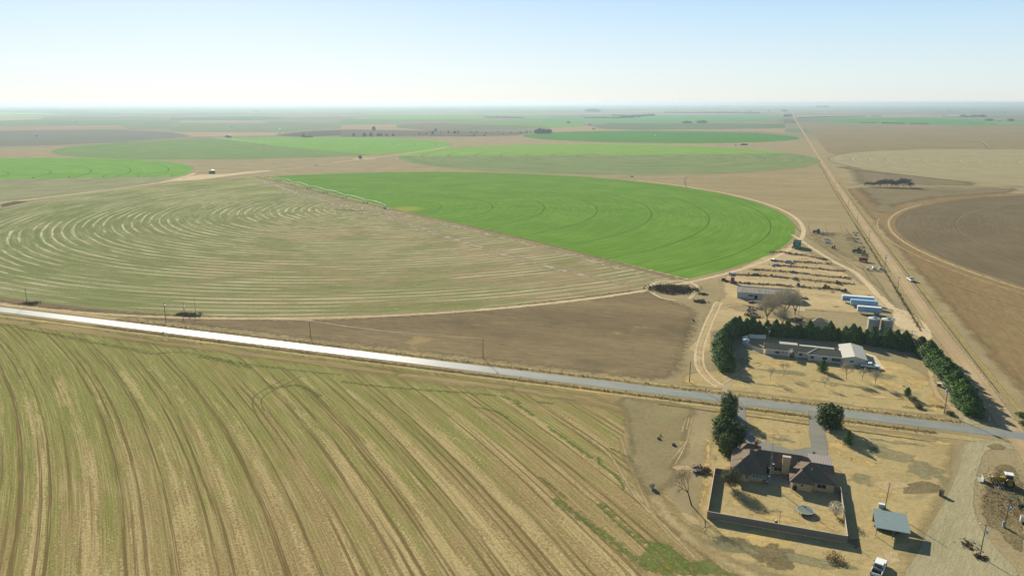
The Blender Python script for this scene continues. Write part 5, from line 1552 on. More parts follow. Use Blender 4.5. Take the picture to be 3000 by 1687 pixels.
# green implement cut by the right edge
x, y = at('k', 1230, 1060)
t = thing('green_digger_arm', 'bright green machine arm on black wheels at the right edge below the loader tractor', 'farm machine', (x, y), R(-50))
a_ = MB()
for yy in (-.25, .25): a_.tube((-2.6, yy, 1.9), (-.8, yy, 2.1), .08, n=5).tube((-.8, yy, 2.1), (.4, yy, .7), .09, n=5)
for k in range(6): a_.tube((-2.4 + k * .35, -.25, 1.92), (-2.2 + k * .35, .25, 1.95), .05, n=4)
a_.build('arm', M['green'], t)
wheel(t, .5, -.6, .55, .3); wheel(t, .5, .6, .55, .3); wheel(t, -2.6, 0, .4, .25)
MB().box(1.2, 0, .9, 1.6, .8, .5).build('frame', M['green'], t)

# tractor tyres and odds
for lb, rg_, px, py, r_ in (('black tyre with a pale tag lying in the grey stubble, left of two', 'e', 415, 800, .55), ('round black tyre lying in the grey stubble, right of two', 'e', 640, 895, .6),
                             ('rusty curved metal scrap beside the left black tyre', 'e', 440, 755, .25)):
    x, y = at(rg_, px, py)
    o = MB().lathe([(r_ * .5, .05), (r_, .0), (r_ * 1.05, .25), (r_, .5), (r_ * .5, .45), (r_ * .5, .05)], 0, 0, 18).build('discarded_ring' if r_ > .3 else 'scrap_hoop', M['tyre' if r_ > .3 else 'rust'])
    o.location = (x, y, 0); tag(o, lb, 'tyre' if r_ > .3 else 'scrap')
x, y = at('d', 1295, 1190)
t = thing('feed_box', 'small brown box with white lid against the east cedar hedge', 'box', (x, y), R(-15))
MB().box(0, 0, .6, 1.3, 1.0, 1.2).build('wall', M['rust'], t); MB().box(0, 0, 1.25, 1.5, 1.2, .12).build('lid', M['white'], t)
x, y = at('d', 740, 1190)
tag(MB().tube((0, 0, .15), (.8, -.4, .15), .14, n=8).build('fallen_log', M['wood']), 'short log lying on the lawn above the round green shrub', 'log').location = (x, y, 0)
x, y = at('f', 1000, 1120)
t = thing('yard_hydrant', 'small dark hydrant in the lawn right of the ribbed carport', 'hydrant', (x, y)); MB().tube((0, 0, 0), (0, 0, .7), .08, n=6).build('pipe', M['black'], t); MB().box(.1, 0, .7, .35, .1, .14).build('handle', M['black'], t)
for lb, rg_, px, py in (('curved pale culvert end in the ditch by the cedar row drive', 'e', 1662, 350), ('pale curved culvert kerb at the eastern driveway mouth', 'f', 370, 490), ('small white culvert end beside the gravel track mouth', 'j', 890, 190), ('pale culvert pipe end at the hedge-side drive', 'e', 1490, 90)):
    x, y = at(rg_, px, py); o = MB()
    for k in range(7):
        a, b = R(20 + k * 18), R(38 + k * 18); o.tube((1.1 * math.cos(a), 1.1 * math.sin(a), .25), (1.1 * math.cos(b), 1.1 * math.sin(b), .25), .16, n=6)
    o = o.build('culvert_end', M['concrete']); o.location = (x, y - .8, 0); o.scale = (.7, .9, 1); tag(o, lb, 'culvert')
x, y = at('c', 165, 215)
t = thing('steel_barrel', 'small dark barrel alone in the brown triangular field', 'barrel', (x, y)); MB().lathe([(0, 0), (.42, 0), (.45, .5), (.42, 1.1), (0, 1.1)], 0, 0, 12).build('barrel', M['black'], t)
x, y = at('j', 1690, 270)
t = thing('marker_post', 'thin white marker post in the weedy ditch below the stop sign', 'post', (x, y)); MB().box(0, 0, .75, .1, .08, 1.5).build('post', M['white'], t)

# pumping plant: two dark engines on a pad
for i, (dx, lb) in enumerate(((2032, 'left of two dark upright pump engines on the pale pad far off'), (2050, 'right of two dark upright pump engines on the pale pad far off'))):
    x, y = at('6', dx, 150)
    t = thing('pump_engine', lb, 'pump', (x, y), 0, 'pump engines on the far pad')
    MB().box(0, 0, 2.8, 2.2, 2.2, 5.6).build('housing', M['black'], t); MB().tube((0, 0, 5.6), (0, 0, 8.5), .5, .2, n=8).build('stack', M['steel'], t)
for i, (px, lb) in enumerate(((2040, 'left of three small pale tanks beyond the near green circle'), (2088, 'middle of three small pale tanks beyond the near green circle'), (2136, 'dark low shed right of two small pale tanks'))):
    x, y = at('2', px, 498)
    t = thing('well_tank', lb, 'tank', (x, y))
    if i < 2: MB().lathe([(0, 0), (3, 0), (3, 3.0), (0, 3.6)], 0, 0, 14).build('tank', M['poly'], t)
    else:
        MB().box(0, 0, 1.6, 15, 6, 3.2).build('wall', M['rust'], t); MB().box(0, 0, 3.3, 15.6, 6.6, .3).build('roof', M['black'], t)

# ---- centre-pivot irrigation machines
def pivot(label, c, a, n, sp, r0=48.9, pr=.12, tower_h=3.6, ws=1.0, cent=True, overhang=12.0, first=0, rise=1.6):
    t = thing('pivot_sprinkler', label, 'irrigation machine', (c[0], c[1]), a)
    if cent:
        MB().tube((0, -.4, 0), (0, 0, tower_h), .12, n=6).tube((0, .4, 0), (0, 0, tower_h), .12, n=6).tube((0, 0, 0), (0, 0, tower_h + .4), .16, n=8).build('pivot_tower', M['pipe'], t)
        MB().box(0, 0, .15, 5.0, 4.0, .3).build('concrete_pad', M['concrete'], t)
        MB().tube((2.2, -1.0, 1.3), (2.2, 1.6, 1.3), 1.2, n=14).build('water_tank', M['poly'], t)
    xs = [0] + [r0 + sp * k for k in range(n)]
    for k in range(first, n):
        x0, x1 = xs[k], xs[k + 1]
        s_ = MB(); m = 8
        P = [(x0 + (x1 - x0) * i / m, 0, tower_h + rise * math.sin(math.pi * i / m)) for i in range(m + 1)]
        for i in range(m): s_.tube(P[i], P[i + 1], pr * ws, n=6)
        s_.build('span_pipe', M['pipe'], t)
        tr_ = MB()
        for i in range(1, m):
            for yy in (-.9, .9):
                tr_.tube(P[i], (P[i][0], yy, P[i][2] - 1.3), .03 * ws, n=3)
                if i < m - 1: tr_.tube((P[i][0], yy, P[i][2] - 1.3), (P[i + 1][0], yy, P[i + 1][2] - 1.3), .02 * ws, n=3)
        tr_.build('truss', M['pipe'], t)
        tw_ = MB()
        for yy in (-2.0, 2.0): tw_.tube((x1, yy, .7), (x1, 0, tower_h), .06 * ws, n=5)
        tw_.tube((x1, -2.0, .7), (x1, 2.0, .7), .09 * ws, n=5)
        tw_ = tw_.build('drive_tower', M['pipe'], t)
        for yy in (-2.0, 2.0): MB().tube((x1 - .22, yy, .62), (x1 + .22, yy, .62), .68 * (1 + (ws - 1) * .25), n=12).build('wheel', M['tyre'], tw_)
    if overhang:
        MB().tube((xs[-1], 0, tower_h), (xs[-1] + overhang, 0, tower_h + .5), pr * .7 * ws, n=5).build('overhang_pipe', M['pipe'], t)
    return t


pc_ = G('n', 2015, 680)
pivot('long irrigation machine of seven arched spans along the edge of the near green field', pc_, facing(pc_, G('n', 190, 205)), 7, 56.3, 50, pr=.11)
pivot('irrigation machine lying across the middle of the second green circle', cB, facing(cB, G('q', 490, 547)), 7, 56, 50, ws=1.6)
eC = G('p', -560, 712)
eT = G('p', 1300, 685); d_ = math.hypot(eT[0] - eC[0], eT[1] - eC[1])
pivot('irrigation machine along the lower edge of the left green field', eC, facing(eC, eT), 7, (d_ - 45) / 6, 45, ws=1.3)
pivot('faint irrigation machine on the dividing line of the far left green circle', pD, facing(pD, G('p', 1560, 400)), 7, 62, 55, ws=1.8)
cC = G('2', 1170, 395)
pivot('irrigation machine across the bluish green circle beyond', cC, facing(cC, G('2', 2350, 375)), 7, 58, 50, ws=2.6)
cH = G('3', 2250, 480)
t = pivot('idle irrigation machine lying on the pale stubble at far right', cH, facing(cH, G('3', 2125, 360)), 6, 55, 40, ws=1.6, cent=False)
# ============================================================ POLES, WIRES, SIGN
def pole(label, x, y, h, arm=2.4, two=False, tr=None, light=False, rz=0.0, r=.15, lean=0.0, group=None, thick=1.0):
    t = thing('utility_pole', label, 'utility pole', (x, y), rz, group)
    MB().tube((0, 0, -.2), (lean, 0, h), r * thick, r * .62 * thick, n=8).build('pole', M['wood'], t)
    if arm:
        ar = MB().box(0, .14, h - .5, arm, .1 * thick, .12 * thick, 0)
        ar.build('crossarm', M['wood'], t).location = (lean, 0, 0)
        if two: MB().box(lean, .14, h - 1.6, arm * .8, .1, .12).build('crossarm', M['wood'], t)
        for k in (-1, 0, 1):
            MB().tube((lean + k * arm * .44, .14, h - .42), (lean + k * arm * .44, .14, h - .2), .06 * thick, n=6).build('insulator', M['white'], t)
    if tr:
        for i in range(tr):
            MB().tube((lean + .38 * (1 if i % 2 == 0 else -1), -.1, h - 2.4), (lean + .38 * (1 if i % 2 == 0 else -1), -.1, h - 1.5), .26, n=12).build('transformer', M['ltblue'], t)
    if light:
        l = MB().tube((0, 0, h - .3), (-1.0, -.3, h), .035, n=5).build('lamp_arm', M['steel'], t)
        MB().blob(-1.1, -.33, h, .26, .2, .12, rnd, 8, 5, .03).build('lamp_head', M['white'], l)
    return t


def wires(label, pts, z, off=(-1, 0, 1), gap=1.0, sag=1.0, r=.016, perp=None):
    """hanging wires from pole to pole"""
    t = thing('overhead_wires', label, 'overhead wires', (pts[0][0], pts[0][1]))
    for k in off:
        mb = MB()
        for i in range(len(pts) - 1):
            a, b = Vector(pts[i][:2]), Vector(pts[i + 1][:2]); za = pts[i][2] if len(pts[i]) > 2 else z; zb = pts[i + 1][2] if len(pts[i + 1]) > 2 else z
            o = (Vector(perp) * k * gap) if perp else Vector((-(b - a).y, (b - a).x)).normalized() * k * gap
            P = []
            for j in range(13):
                q = j / 12; p = a.lerp(b, q) + o; P.append((p.x - pts[0][0], p.y - pts[0][1], za + (zb - za) * q - sag * 4 * q * (1 - q)))
            for j in range(12): mb.tube(P[j], P[j + 1], r, n=3, caps=False)
        mb.build('wire', M['wire'], t)
    return t


RP = [(-368.9, 272.6, 8.5, 'pole at the far left end of the paved road, beside the dark scrape'), (-274.1, 271.1, 10.0, 'leaning-armed pole beside the road, left of a pair at the circle edge'),
      (-192.2, 273.1, 8.2, 'pole at the west corner of the brown triangular field'), (-107.0, 273.1, 8.6, 'pole with pale insulators in the middle of the brown field edge'), (-21.4, 273.2, 8.4, 'pole at the east end of the brown field before the hedge track')]
for x, y, h, lb in RP: pole(lb, x, y, h, group='poles along the paved road', arm=1.6, tr=1 if x == -274.1 else None, rz=R(90), r=.17, light=False)
pole('short dark pole standing in the burnt patch at the circle edge', -274.9, 284.4, 6.2, 0, tr=1, r=.2)
pole('tall thin pole right of the burnt patch at the circle edge', -268.5, 285.3, 9.5, 0, r=.11)
x, y = G('j', 565, 90)
pole('pole with transformers beside the gravel track mouth at the east hedge', x, y, 10.4, 1.8, tr=3, rz=R(0), r=.17)
P2 = (65.3, 340.3)
pole('crossarm pole rising out of the cedars near the grain bins', P2[0], P2[1], 9.8, 3.2, two=True, tr=1)
DP = [(76.2, 451.0, 9.5, 'crossarm pole on the dirt road verge opposite the white pickup'), (77.9, 515.5, 9.8, 'transformer pole beside the white tank trailers'), (80.2, 619.5, 8.6, 'pole beside the dirt road ditch above the green tractor')]
for x, y, h, lb in DP: pole(lb, x, y, h, 2.4, tr=2 if y == 515.5 else None, group='poles along the dirt road')
ordn = ['first', 'second', 'third', 'fourth', 'fifth', 'sixth', 'seventh', 'eighth', 'ninth', 'tenth', 'eleventh', 'twelfth', 'thirteenth', 'fourteenth', 'fifteenth', 'sixteenth', 'seventeenth', 'eighteenth', 'nineteenth', 'twentieth',
        'twenty-first', 'twenty-second', 'twenty-third', 'twenty-fourth', 'twenty-fifth', 'twenty-sixth', 'twenty-seventh', 'twenty-eighth', 'twenty-ninth', 'thirtieth', 'thirty-first', 'thirty-second']
for i in range(9):
    y = 720 + i * 98; x = 81.5 + (y - 700) * .0105
    pole(ordn[i] + ' of the small distant poles up the dirt road, counted from the near end', x, y, 8.6, 2.2, group='poles along the dirt road', thick=1.1)
x, y = 6.9, 324.6
pole('tall pole with bright lamp arms behind the west wing of the ranch house', x, y, 10.0, 1.8, light=True, tr=1)
x, y = G('c', 1750, 120)
pole('short crossarm pole beside the concrete slab east of the bare trees', x, y, 7.0, 1.0, r=.12)
x, y = G('h', 475, 435)
pole('bare leaning pole without crossarm above the metal shelter', x, y, 8.0, 0, lean=.35, r=.13)
x, y = G('h', 1905, 1150)
pole('pole with lamp and short crossarm on the gravel corner at bottom right', x, y, 8.8, .9, light=True, lean=.25, tr=1, r=.14)
P5 = G('h', 2275, 720)
pole('transformer pole in the weedy lot at the right edge', P5[0], P5[1], 7.6, 1.6, tr=1, lean=.2)
x, y = G('j', 565, 90)
wires('three bright wires from the hedge pole down over the gravel junction to the weedy lot', [(x, y, 10.0), (P5[0], P5[1], 7.4)], 9, gap=.7, sag=1.2, perp=(1, 0))
wires('three wires crossing the cedar hedge between its two crossarm poles', [(P2[0], P2[1], 9.4), (x, y, 10.0)], 9, gap=1.2, sag=1.4, perp=(1, 0))
wires('wires along the west side of the dirt road', [(80.2, 619.5, 8.2), (77.9, 515.5, 9.4), (76.2, 451.0, 9.2), (P2[0], P2[1], 9.4)], 9, gap=1.0, sag=1.4, perp=(1, 0), r=.012)
wires('thin wires along the north side of the paved road', [(a, b, c) for a, b, c, _ in RP] + [(x, y, 10.0)], 8, off=(-.5, .5), gap=.7, sag=1.2, perp=(0, 1), r=.009)

# stop sign seen from behind
x, y = G('j', 1565, 112)
sg = thing('stop_sign', 'round-looking pale back of a stop sign standing in the hedge shadow', 'road sign', (x, y), R(10))
MB().tube((0, 0, 0), (0, 0, 2.3), .04, n=6).build('post', M['steel'], sg)
oc = MB(); vs = [(.5 * math.cos(R(22.5 + 45 * k)), yy, 2.2 + .5 * math.sin(R(22.5 + 45 * k))) for yy in (-.06, -.03) for k in range(8)]
oc.add(vs, [tuple(range(8)), tuple(range(15, 7, -1))] + [(k, 8 + k, 8 + (k + 1) % 8, (k + 1) % 8) for k in range(8)])
oc.build('sign_plate', M['silver'], sg)
# ============================================================ PLANTS
def leafmat(name, dark, mid, light_tone, rough=.7, obj_var=.25):
    t = T(name)
    r = t.island(); o = t.objrand(); n = t.noise(t.opos(), .7, 3, .6)
    f = r * .5 + n * .5 + (o - .5) * obj_var  # tone varies at random by leaf and by plant
    return t.out(t.ramp(f.step(.15, .85, False), [(0, C(*dark)), (.5, C(*mid)), (1, C(*light_tone))]), rough, .04)


m_cedar = leafmat('cedar_foliage', (52, 78, 42), (84, 116, 56), (124, 150, 78))
m_pine = leafmat('dark_evergreen_foliage', (56, 74, 42), (86, 108, 56), (128, 136, 80))
m_bush = leafmat('round_shrub_foliage', (50, 76, 38), (76, 108, 48), (112, 138, 66))
m_twig = leafmat('bare_twigs', (190, 178, 156), (220, 208, 186), (240, 230, 210))
m_twigd = leafmat('dark_bare_twigs', (64, 58, 48), (90, 80, 66), (116, 102, 84))
m_twigm = leafmat('grey_twigs', (118, 110, 98), (148, 138, 124), (172, 162, 146))
m_olive = leafmat('olive_grey_foliage', (86, 88, 62), (118, 118, 82), (150, 148, 108))
m_bark = paint('bark', (92, 78, 62), .95, var=.25)
m_barkd = paint('dark_bark', (62, 54, 46), .95, var=.25)
m_brush = leafmat('dry_brush', (84, 72, 54), (124, 106, 80), (166, 146, 112))
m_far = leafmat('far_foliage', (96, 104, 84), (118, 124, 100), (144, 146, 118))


def leaf_cloud(mb, n, fn, size, rg, spike=0.0):
    """n small leaf faces placed by fn(rg) -> (point, outward)"""
    for _ in range(n):
        p, o = fn(rg)
        o = Vector(o)
        if o.length < 1e-3: o = Vector((0, 0, 1))
        o.normalize()
        a = Vector((rg.gauss(0, 1), rg.gauss(0, 1), rg.gauss(0, 1))); a = (a - o * a.dot(o) * .4)
        if a.length < 1e-3: continue
        a.normalize(); b = a.cross(o + Vector((rg.uniform(-.6, .6), rg.uniform(-.6, .6), rg.uniform(-.6, .6))))
        if b.length < 1e-3: continue
        b.normalize(); s = size * rg.uniform(.5, 1.25)
        p = Vector(p)
        c = p + o * s * spike
        mb.add([p - a * s * .5, p + b * s * .55, c + a * s * .6, p - b * s * .45], [(0, 1, 2, 3)])


def conifer(name, h, r, n, seed, mat, full=.5, top=.35, trunk=True, size=.42, lean=0.0):
    """column-to-cone evergreen built of lobes of leaf faces"""
    rg = random.Random(seed)
    lobes = []
    for k in range(26):
        z = h * (.06 + .86 * (k + rg.random()) / 26)
        q = z / h
        rr = r * (1.0 if q < full else max(.0, 1 - (q - full) / (1 - full)) ** .7 * (1 - top) + top * (1 - q) * 1.0)
        a = k * 2.4 + rg.uniform(-.4, .4)
        lobes.append((rr * .52 * math.cos(a) + lean * z, rr * .52 * math.sin(a), z, rr * .62 + .15, .1 * h + .2))
    def fn(g):
        L = lobes[g.randrange(len(lobes))]
        while True:
            v = Vector((g.gauss(0, 1), g.gauss(0, 1), g.gauss(0, 1)))
            if v.length > .01: break
        v.normalize(); k = g.uniform(.72, 1.05)
        return (L[0] + v.x * L[3] * k, L[1] + v.y * L[3] * k, max(.1, L[2] + v.z * L[4] * k)), (v.x, v.y, v.z + .5)
    mb = MB(); leaf_cloud(mb, n, fn, size, rg, .45)
    def fs(g):
        z = h * g.uniform(.86, 1.06); return ((g.gauss(0, .09) + lean * z, g.gauss(0, .09), z), (0, 0, 1))
    leaf_cloud(mb, n // 40, fs, size * .8, rg, .5)
    tk = MB().tube((0, 0, -.1), (lean * h * .8, 0, h * .85), .2 * h / 8, .04, n=7)
    return mb.mesh(name + '_crown', mat), tk.mesh(name + '_trunk', m_bark)


def plant(name, label, cat, x, y, crown, trunk, rz=0.0, sc=1.0, group=None):
    t = thing(name, label, cat, (x, y), rz, group)
    o = bpy.data.objects.new('crown', crown); COL.objects.link(o); o.parent = t
    o = bpy.data.objects.new('trunk', trunk); COL.objects.link(o); o.parent = t
    t.scale = sc if hasattr(sc, '__len__') else (sc, sc, sc)
    return t


def bare(h, r, seed, limbs=5, n=1500, tw=.035, tl=.8, lean=(0, 0), base=.18, twig=None, bark=None, low=.25, open_=.55):
    """leafless tree: trunk with forking limbs, and a crown of fine twigs filling an uneven rounded volume"""
    rg = random.Random(seed); tr_, cr = MB(), MB(); tips = []
    top = Vector((lean[0] * h * low, lean[1] * h * low, h * low))
    tr_.tube((0, 0, -.1), top, base, base * .75, n=8, caps=False)
    def limb(p, d, L, rad, lv):
        q = p
        for j in range(3):
            nd = (d + Vector((rg.gauss(0, .18), rg.gauss(0, .18), rg.gauss(.06, .1)))).normalized()
            e = q + nd * (L / 3); tr_.tube(q, e, rad * (1 - .2 * j), rad * (.8 - .2 * j), n=5, caps=False) if lv < 2 else cr.tube(q, e, rad * (1 - .2 * j), rad * (.8 - .2 * j), n=3, caps=False)
            q, d = e, nd
            tips.append((q, d))
            if lv < 3 and j > 0:
                for _ in range(2):
                    u = d.orthogonal().normalized(); w_ = d.cross(u); a = rg.uniform(0, 6.28)
                    limb(q, (d + (u * math.cos(a) + w_ * math.sin(a)) * rg.uniform(.4, .9)).normalized(), L * .58, rad * .5, lv + 1)
    for k in range(limbs):
        a = 2 * math.pi * k / limbs + rg.uniform(-.3, .3)
        limb(top, Vector((math.cos(a) * open_ * rg.uniform(.5, 1.2) + lean[0], math.sin(a) * open_ * rg.uniform(.5, 1.2) + lean[1], 1)).normalized(), h * .42, base * .55, 0)
    for _ in range(n):
        p, d = tips[rg.randrange(len(tips))]
        p = p + Vector((rg.gauss(0, .05), rg.gauss(0, .05), rg.gauss(0, .05))) * h
        v = (d * .7 + Vector((rg.gauss(0, .6), rg.gauss(0, .6), rg.gauss(.25, .5)))).normalized(); L = tl * rg.uniform(.5, 1.5)
        s_ = v.orthogonal().normalized() * tw; w2 = v.cross(s_)
        e = p + v * L
        cr.add([p - s_, p + s_, e], [(0, 1, 2)]); cr.add([p - w2, p + w2, e], [(0, 1, 2)])
    mz = sorted(v[2] for v in cr.v)[int(len(cr.v) * .985)]; mr = sorted(math.hypot(v[0] - lean[0] * v[2], v[1] - lean[1] * v[2]) for v in cr.v)[int(len(cr.v) * .96)]
    kz, kr = h / mz, r / mr
    for mb in (tr_, cr): mb.v = [(v[0] * kr, v[1] * kr, v[2] * kz if v[2] > 0 else v[2]) for v in mb.v]
    return cr.mesh('bare_crown', twig or m_twig), tr_.mesh('bare_trunk', bark or m_bark)


# ---- cedar hedge: three rows
CED = [conifer('cedar', 8.0, 2.7, 4200, 11 + k, m_cedar, full=.6, top=.62, size=.5) for k in range(5)]


def hedge_row(pts, n, what, hs, jit=.5, rs=1.0):
    L = [0]
    P = [Vector(p) for p in pts]
    for i in range(len(P) - 1): L.append(L[-1] + (P[i + 1] - P[i]).length)
    for i in range(n):
        s = L[-1] * i / (n - 1); k = max(j for j in range(len(P) - 1) if L[j] <= s + 1e-6)
        p = P[k].lerp(P[k + 1], (s - L[k]) / (L[k + 1] - L[k]))
        m = CED[rnd.randrange(5)]
        sc = hs * rnd.uniform(.74, 1.14)
        plant('cedar_tree', ordn[i] + what, 'cedar', p.x + rnd.uniform(-jit, jit), p.y + rnd.uniform(-jit, jit), m[0], m[1], rnd.uniform(0, 6.28), (sc * rs, sc * rs, sc), 'cedars of the windbreak hedge')


hedge_row([(-8.6, 291.5), (-11.0, 301), (-12.0, 315), (-11.6, 330), (-8.6, 341)], 15, ' dark cedar up the western hedge, counted from the road end', .95, .6, 1.45)
hedge_row([(-5.5, 344.5), (6, 345.5), (20, 346.5), (40, 348), (56, 346), (66, 343)], 25, ' dark cedar along the rear hedge row, counted from the west corner', .93, .8, 1.1)
hedge_row([(70.0, 342), (72.4, 330), (73.6, 315), (74.6, 300), (74.8, 285), (74.2, 274)], 18, ' dark cedar down the eastern hedge, counted from the rear corner', .86, .8, 1.6)

# ---- dark evergreen row beside the brick house
EV = [conifer('evergreen', 8.0, 2.7, 3600, 40 + k, m_pine, full=.86, top=.9, size=.5) for k in range(3)]
for i, (x, y, s, rr, lb) in enumerate(((-5.4, 246.0, 1.0, .95, 'bushy evergreen nearest the paved road at the top of the row'), (-5.6, 239.5, .85, .85, 'second evergreen down the row beside the curved drive'), (-6.5, 232.5, .8, .9, 'middle evergreen of the dark row beside the drive'),
                                       (-5.6, 225.0, 1.0, 1.3, 'broadest dark evergreen spreading left of the brick house'), (-2.2, 224.0, .9, 1.1, 'dark evergreen shading the rear roof of the brick house'), (-4.6, 216.0, .95, .8, 'narrow dark evergreen at the west corner of the brick house'))):
    m = EV[i % 3]; plant('evergreen_tree', lb, 'evergreen tree', x, y, m[0], m[1], i * 1.3, (s * rr, s * rr, s), 'evergreens beside the driveway')

BU = [conifer('shrub', 5.0, 2.0, 1800, 60 + k, m_bush, full=.7, top=.55, size=.34) for k in range(2)]
for i, (rg_, px, py, s, rr, lb) in enumerate((('f', 665, 610, 1.35, 1.45, 'big dark round tree at the right mouth of the driveway'), ('f', 945, 880, .95, .75, 'smaller green shrub tree in the big tree\'s shadow'),
                                              ('d', 815, 1345, .72, .85, 'small round green tree on the lawn near the east hedge'), ('c', 2110, 965, .92, 1.05, 'dense round shrub in front of the ranch house windows'))):
    x, y = G(rg_, px, py); m = (EV if i == 0 else BU)[i % 2]
    s_ = s * (.62 if i == 0 else 1); r_ = (1.1 if i == 0 else 1)
    plant('round_tree', lb, 'tree', x, y, m[0], m[1], i, ((s_ * rr * r_ if i == 0 else s * rr), (s_ * rr * r_ if i == 0 else s * rr), 1.0 if i == 0 else s))

# ---- bare trees
b1 = bare(6.4, 2.4, 5, 5, 2200, .022, .6, base=.14)
b2 = bare(5.6, 2.1, 9, 4, 1100, .016, .6, base=.1, low=.3)
for rg_, px, py, s, m, lb in (('c', 1325, 1100, .95, b2, 'small bare tree at the left of the lawn before the ranch house'), ('c', 1527, 1030, 1.0, b2, 'bare lawn tree straight below the ranch house porch'), ('c', 2142, 1205, .78, b2, 'smallest bare tree in the middle of the lawn'),
                              ('c', 2468, 1085, 1.05, b1, 'bushy half-bare tree left of the white pickup'), ('d', 133, 1100, .75, b1, 'reddish bare tree just below the white pickup'), ('d', 328, 1165, .9, b1, 'bare lawn tree with a long shadow right of the pickup')):
    x, y = G(rg_, px, py); plant('bare_tree', lb, 'bare tree', x, y, m[0], m[1], rnd.uniform(0, 6), s, 'bare trees on the ranch lawn')
big = [bare(13.5, 7.5, 21, 7, 5200, .03, 1.3, base=.4, low=.16, open_=.8), bare(11.5, 6.3, 22, 6, 3800, .03, 1.2, base=.32, low=.15, open_=.8)]
for x, y, s, k, lb in ((15.0, 379.0, 1.05, 0, 'huge bare grey tree in front of the metal barn, the tallest'), (6.5, 371.0, .9, 1, 'spreading bare tree just left below the huge one'), (20.0, 386.0, .85, 1, 'bare grey tree right of the huge one by the slab'), (9.0, 388.0, .8, 1, 'bare tree between the huge one and the barn wall'), (13.5, 362.0, .7, 1, 'lower bare tree behind the rear cedars')):
    m = big[k]; plant('large_bare_tree', lb, 'bare tree', x, y, m[0], m[1], x, s, 'large bare trees south of the barn')
x, y = G('i', 912, 385)
dm = bare(10.0, 3.8, 33, 3, 700, .022, .9, lean=(-.5, .15), base=.3, twig=m_twigd, bark=m_barkd, low=.4, open_=.6)
plant('dead_tree', 'gaunt dark leaning tree left of the board fence', 'bare tree', x, y, dm[0], dm[1], 0, 1.0)
x, y = G('e', 1250, 1190)
plant('bare_sapling', 'small bare bush between the evergreens and the board fence', 'bush', x, y, b2[0], b2[1], 1, .5)


m_strawg = leafmat('tan_grass', (142, 120, 78), (172, 148, 100), (198, 176, 128))


def shrub(label, x, y, h, r, mat, seed, n=1500, size=.28, cat='shrub', name='shrub', stems=True):
    rg = random.Random(seed)
    def fn(g):
        v = Vector((g.gauss(0, 1), g.gauss(0, 1), g.gauss(0, 1))).normalized(); k = g.random() ** .45
        return (v.x * r * k, v.y * r * k, max(.05, h * .55 + v.z * h * .46 * k)), v
    mb = MB(); leaf_cloud(mb, n, fn, size, rg, .3)
    t = thing(name, label, cat, (x, y))
    mb.build('crown', mat, t)
    st = MB()
    for k in range(14):
        a = rg.uniform(0, 6.28); st.tube((0, 0, 0), (r * .75 * math.cos(a), r * .75 * math.sin(a), h * rg.uniform(.5, .95)), .06, .015, n=4, caps=False)
    st.build('trunk', m_bark, t)
    return t


x, y = G('g', 470, 790)
shrub('olive grey half-bare tree in the west corner of the walled yard', x, y + 1.0, 6.2, 3.1, m_olive, 3, 3600, .26, 'tree', 'half_bare_tree')
x, y = G('g', 2050, 1190)
shrub('rounded dry bush by the east fence of the walled yard', x, y, 4.2, 2.1, m_twig, 4, 1500, .2, 'bush', 'dry_bush')
for i, (rg_, px, py, h, r, mt, lb) in enumerate((('d', 890, 1420, 2.0, 1.9, m_olive, 'dark low bush in the small tree\'s shadow on the lawn'), ('f', 2010, 330, 1.3, 1.5, m_brush, 'low dark bush right of the first among fallen branches'), ('j', 2480, 170, 1.5, 2.0, m_bush, 'green bush beyond the stop sign near the right edge'), ('j', 2560, 380, 1.4, 1.8, m_bush, 'green bush cut by the right edge below the other'),
                                                 ('f', 2490, 430, 1.0, 1.6, m_olive, 'low scrub at the foot of the transformer pole'), ('i', 310, 120, 1.6, .8, m_twig, 'thin dry shrub left of the gaunt tree'), ('D', 2098, 1405, 1.0, 2.6, m_strawg, 'tan dry grass mound below the board fence'))):
    x, y = G(rg_, px, py); shrub(lb, x, y, h, r, mt, 50 + i, 500, .3, 'bush', 'low_bush')
# fallen branches on the lawn corner
x, y = G('f', 2180, 300)
br = MB(); rg = random.Random(5)
for k in range(40):
    a = rg.uniform(-.6, .6); px, py = rg.uniform(-2, 4), rg.uniform(-1.2, 1.2)
    br.tube((px, py, .1), (px + rg.uniform(.5, 2) * math.cos(a), py + rg.uniform(-1, 1), rg.uniform(.05, .5)), .05, .02, n=4)
o = br.build('fallen_branches', m_twigd); o.location = (x, y, 0); tag(o, kind='stuff')

# ---- thicket by the dirt road
th = [bare(6.5, 4.0, 71 + k, 5, 900, .05, 1.0, base=.15, twig=m_twigm, bark=m_barkd, low=.1) for k in range(3)]
for i in range(16):
    px = 1380 + i * 23 + rnd.uniform(-6, 6); x, y = G('r', px, 765 + i * .4)
    m = th[i % 3]; plant('thicket_tree', ordn[i] + ' bare tree of the grey thicket right of the dirt road, counted from the left', 'bare tree', x, y, m[0], m[1], i, rnd.uniform(.8, 1.35) * (1.25 if 3 < i < 14 else .8), 'bare thicket beyond the dirt road')

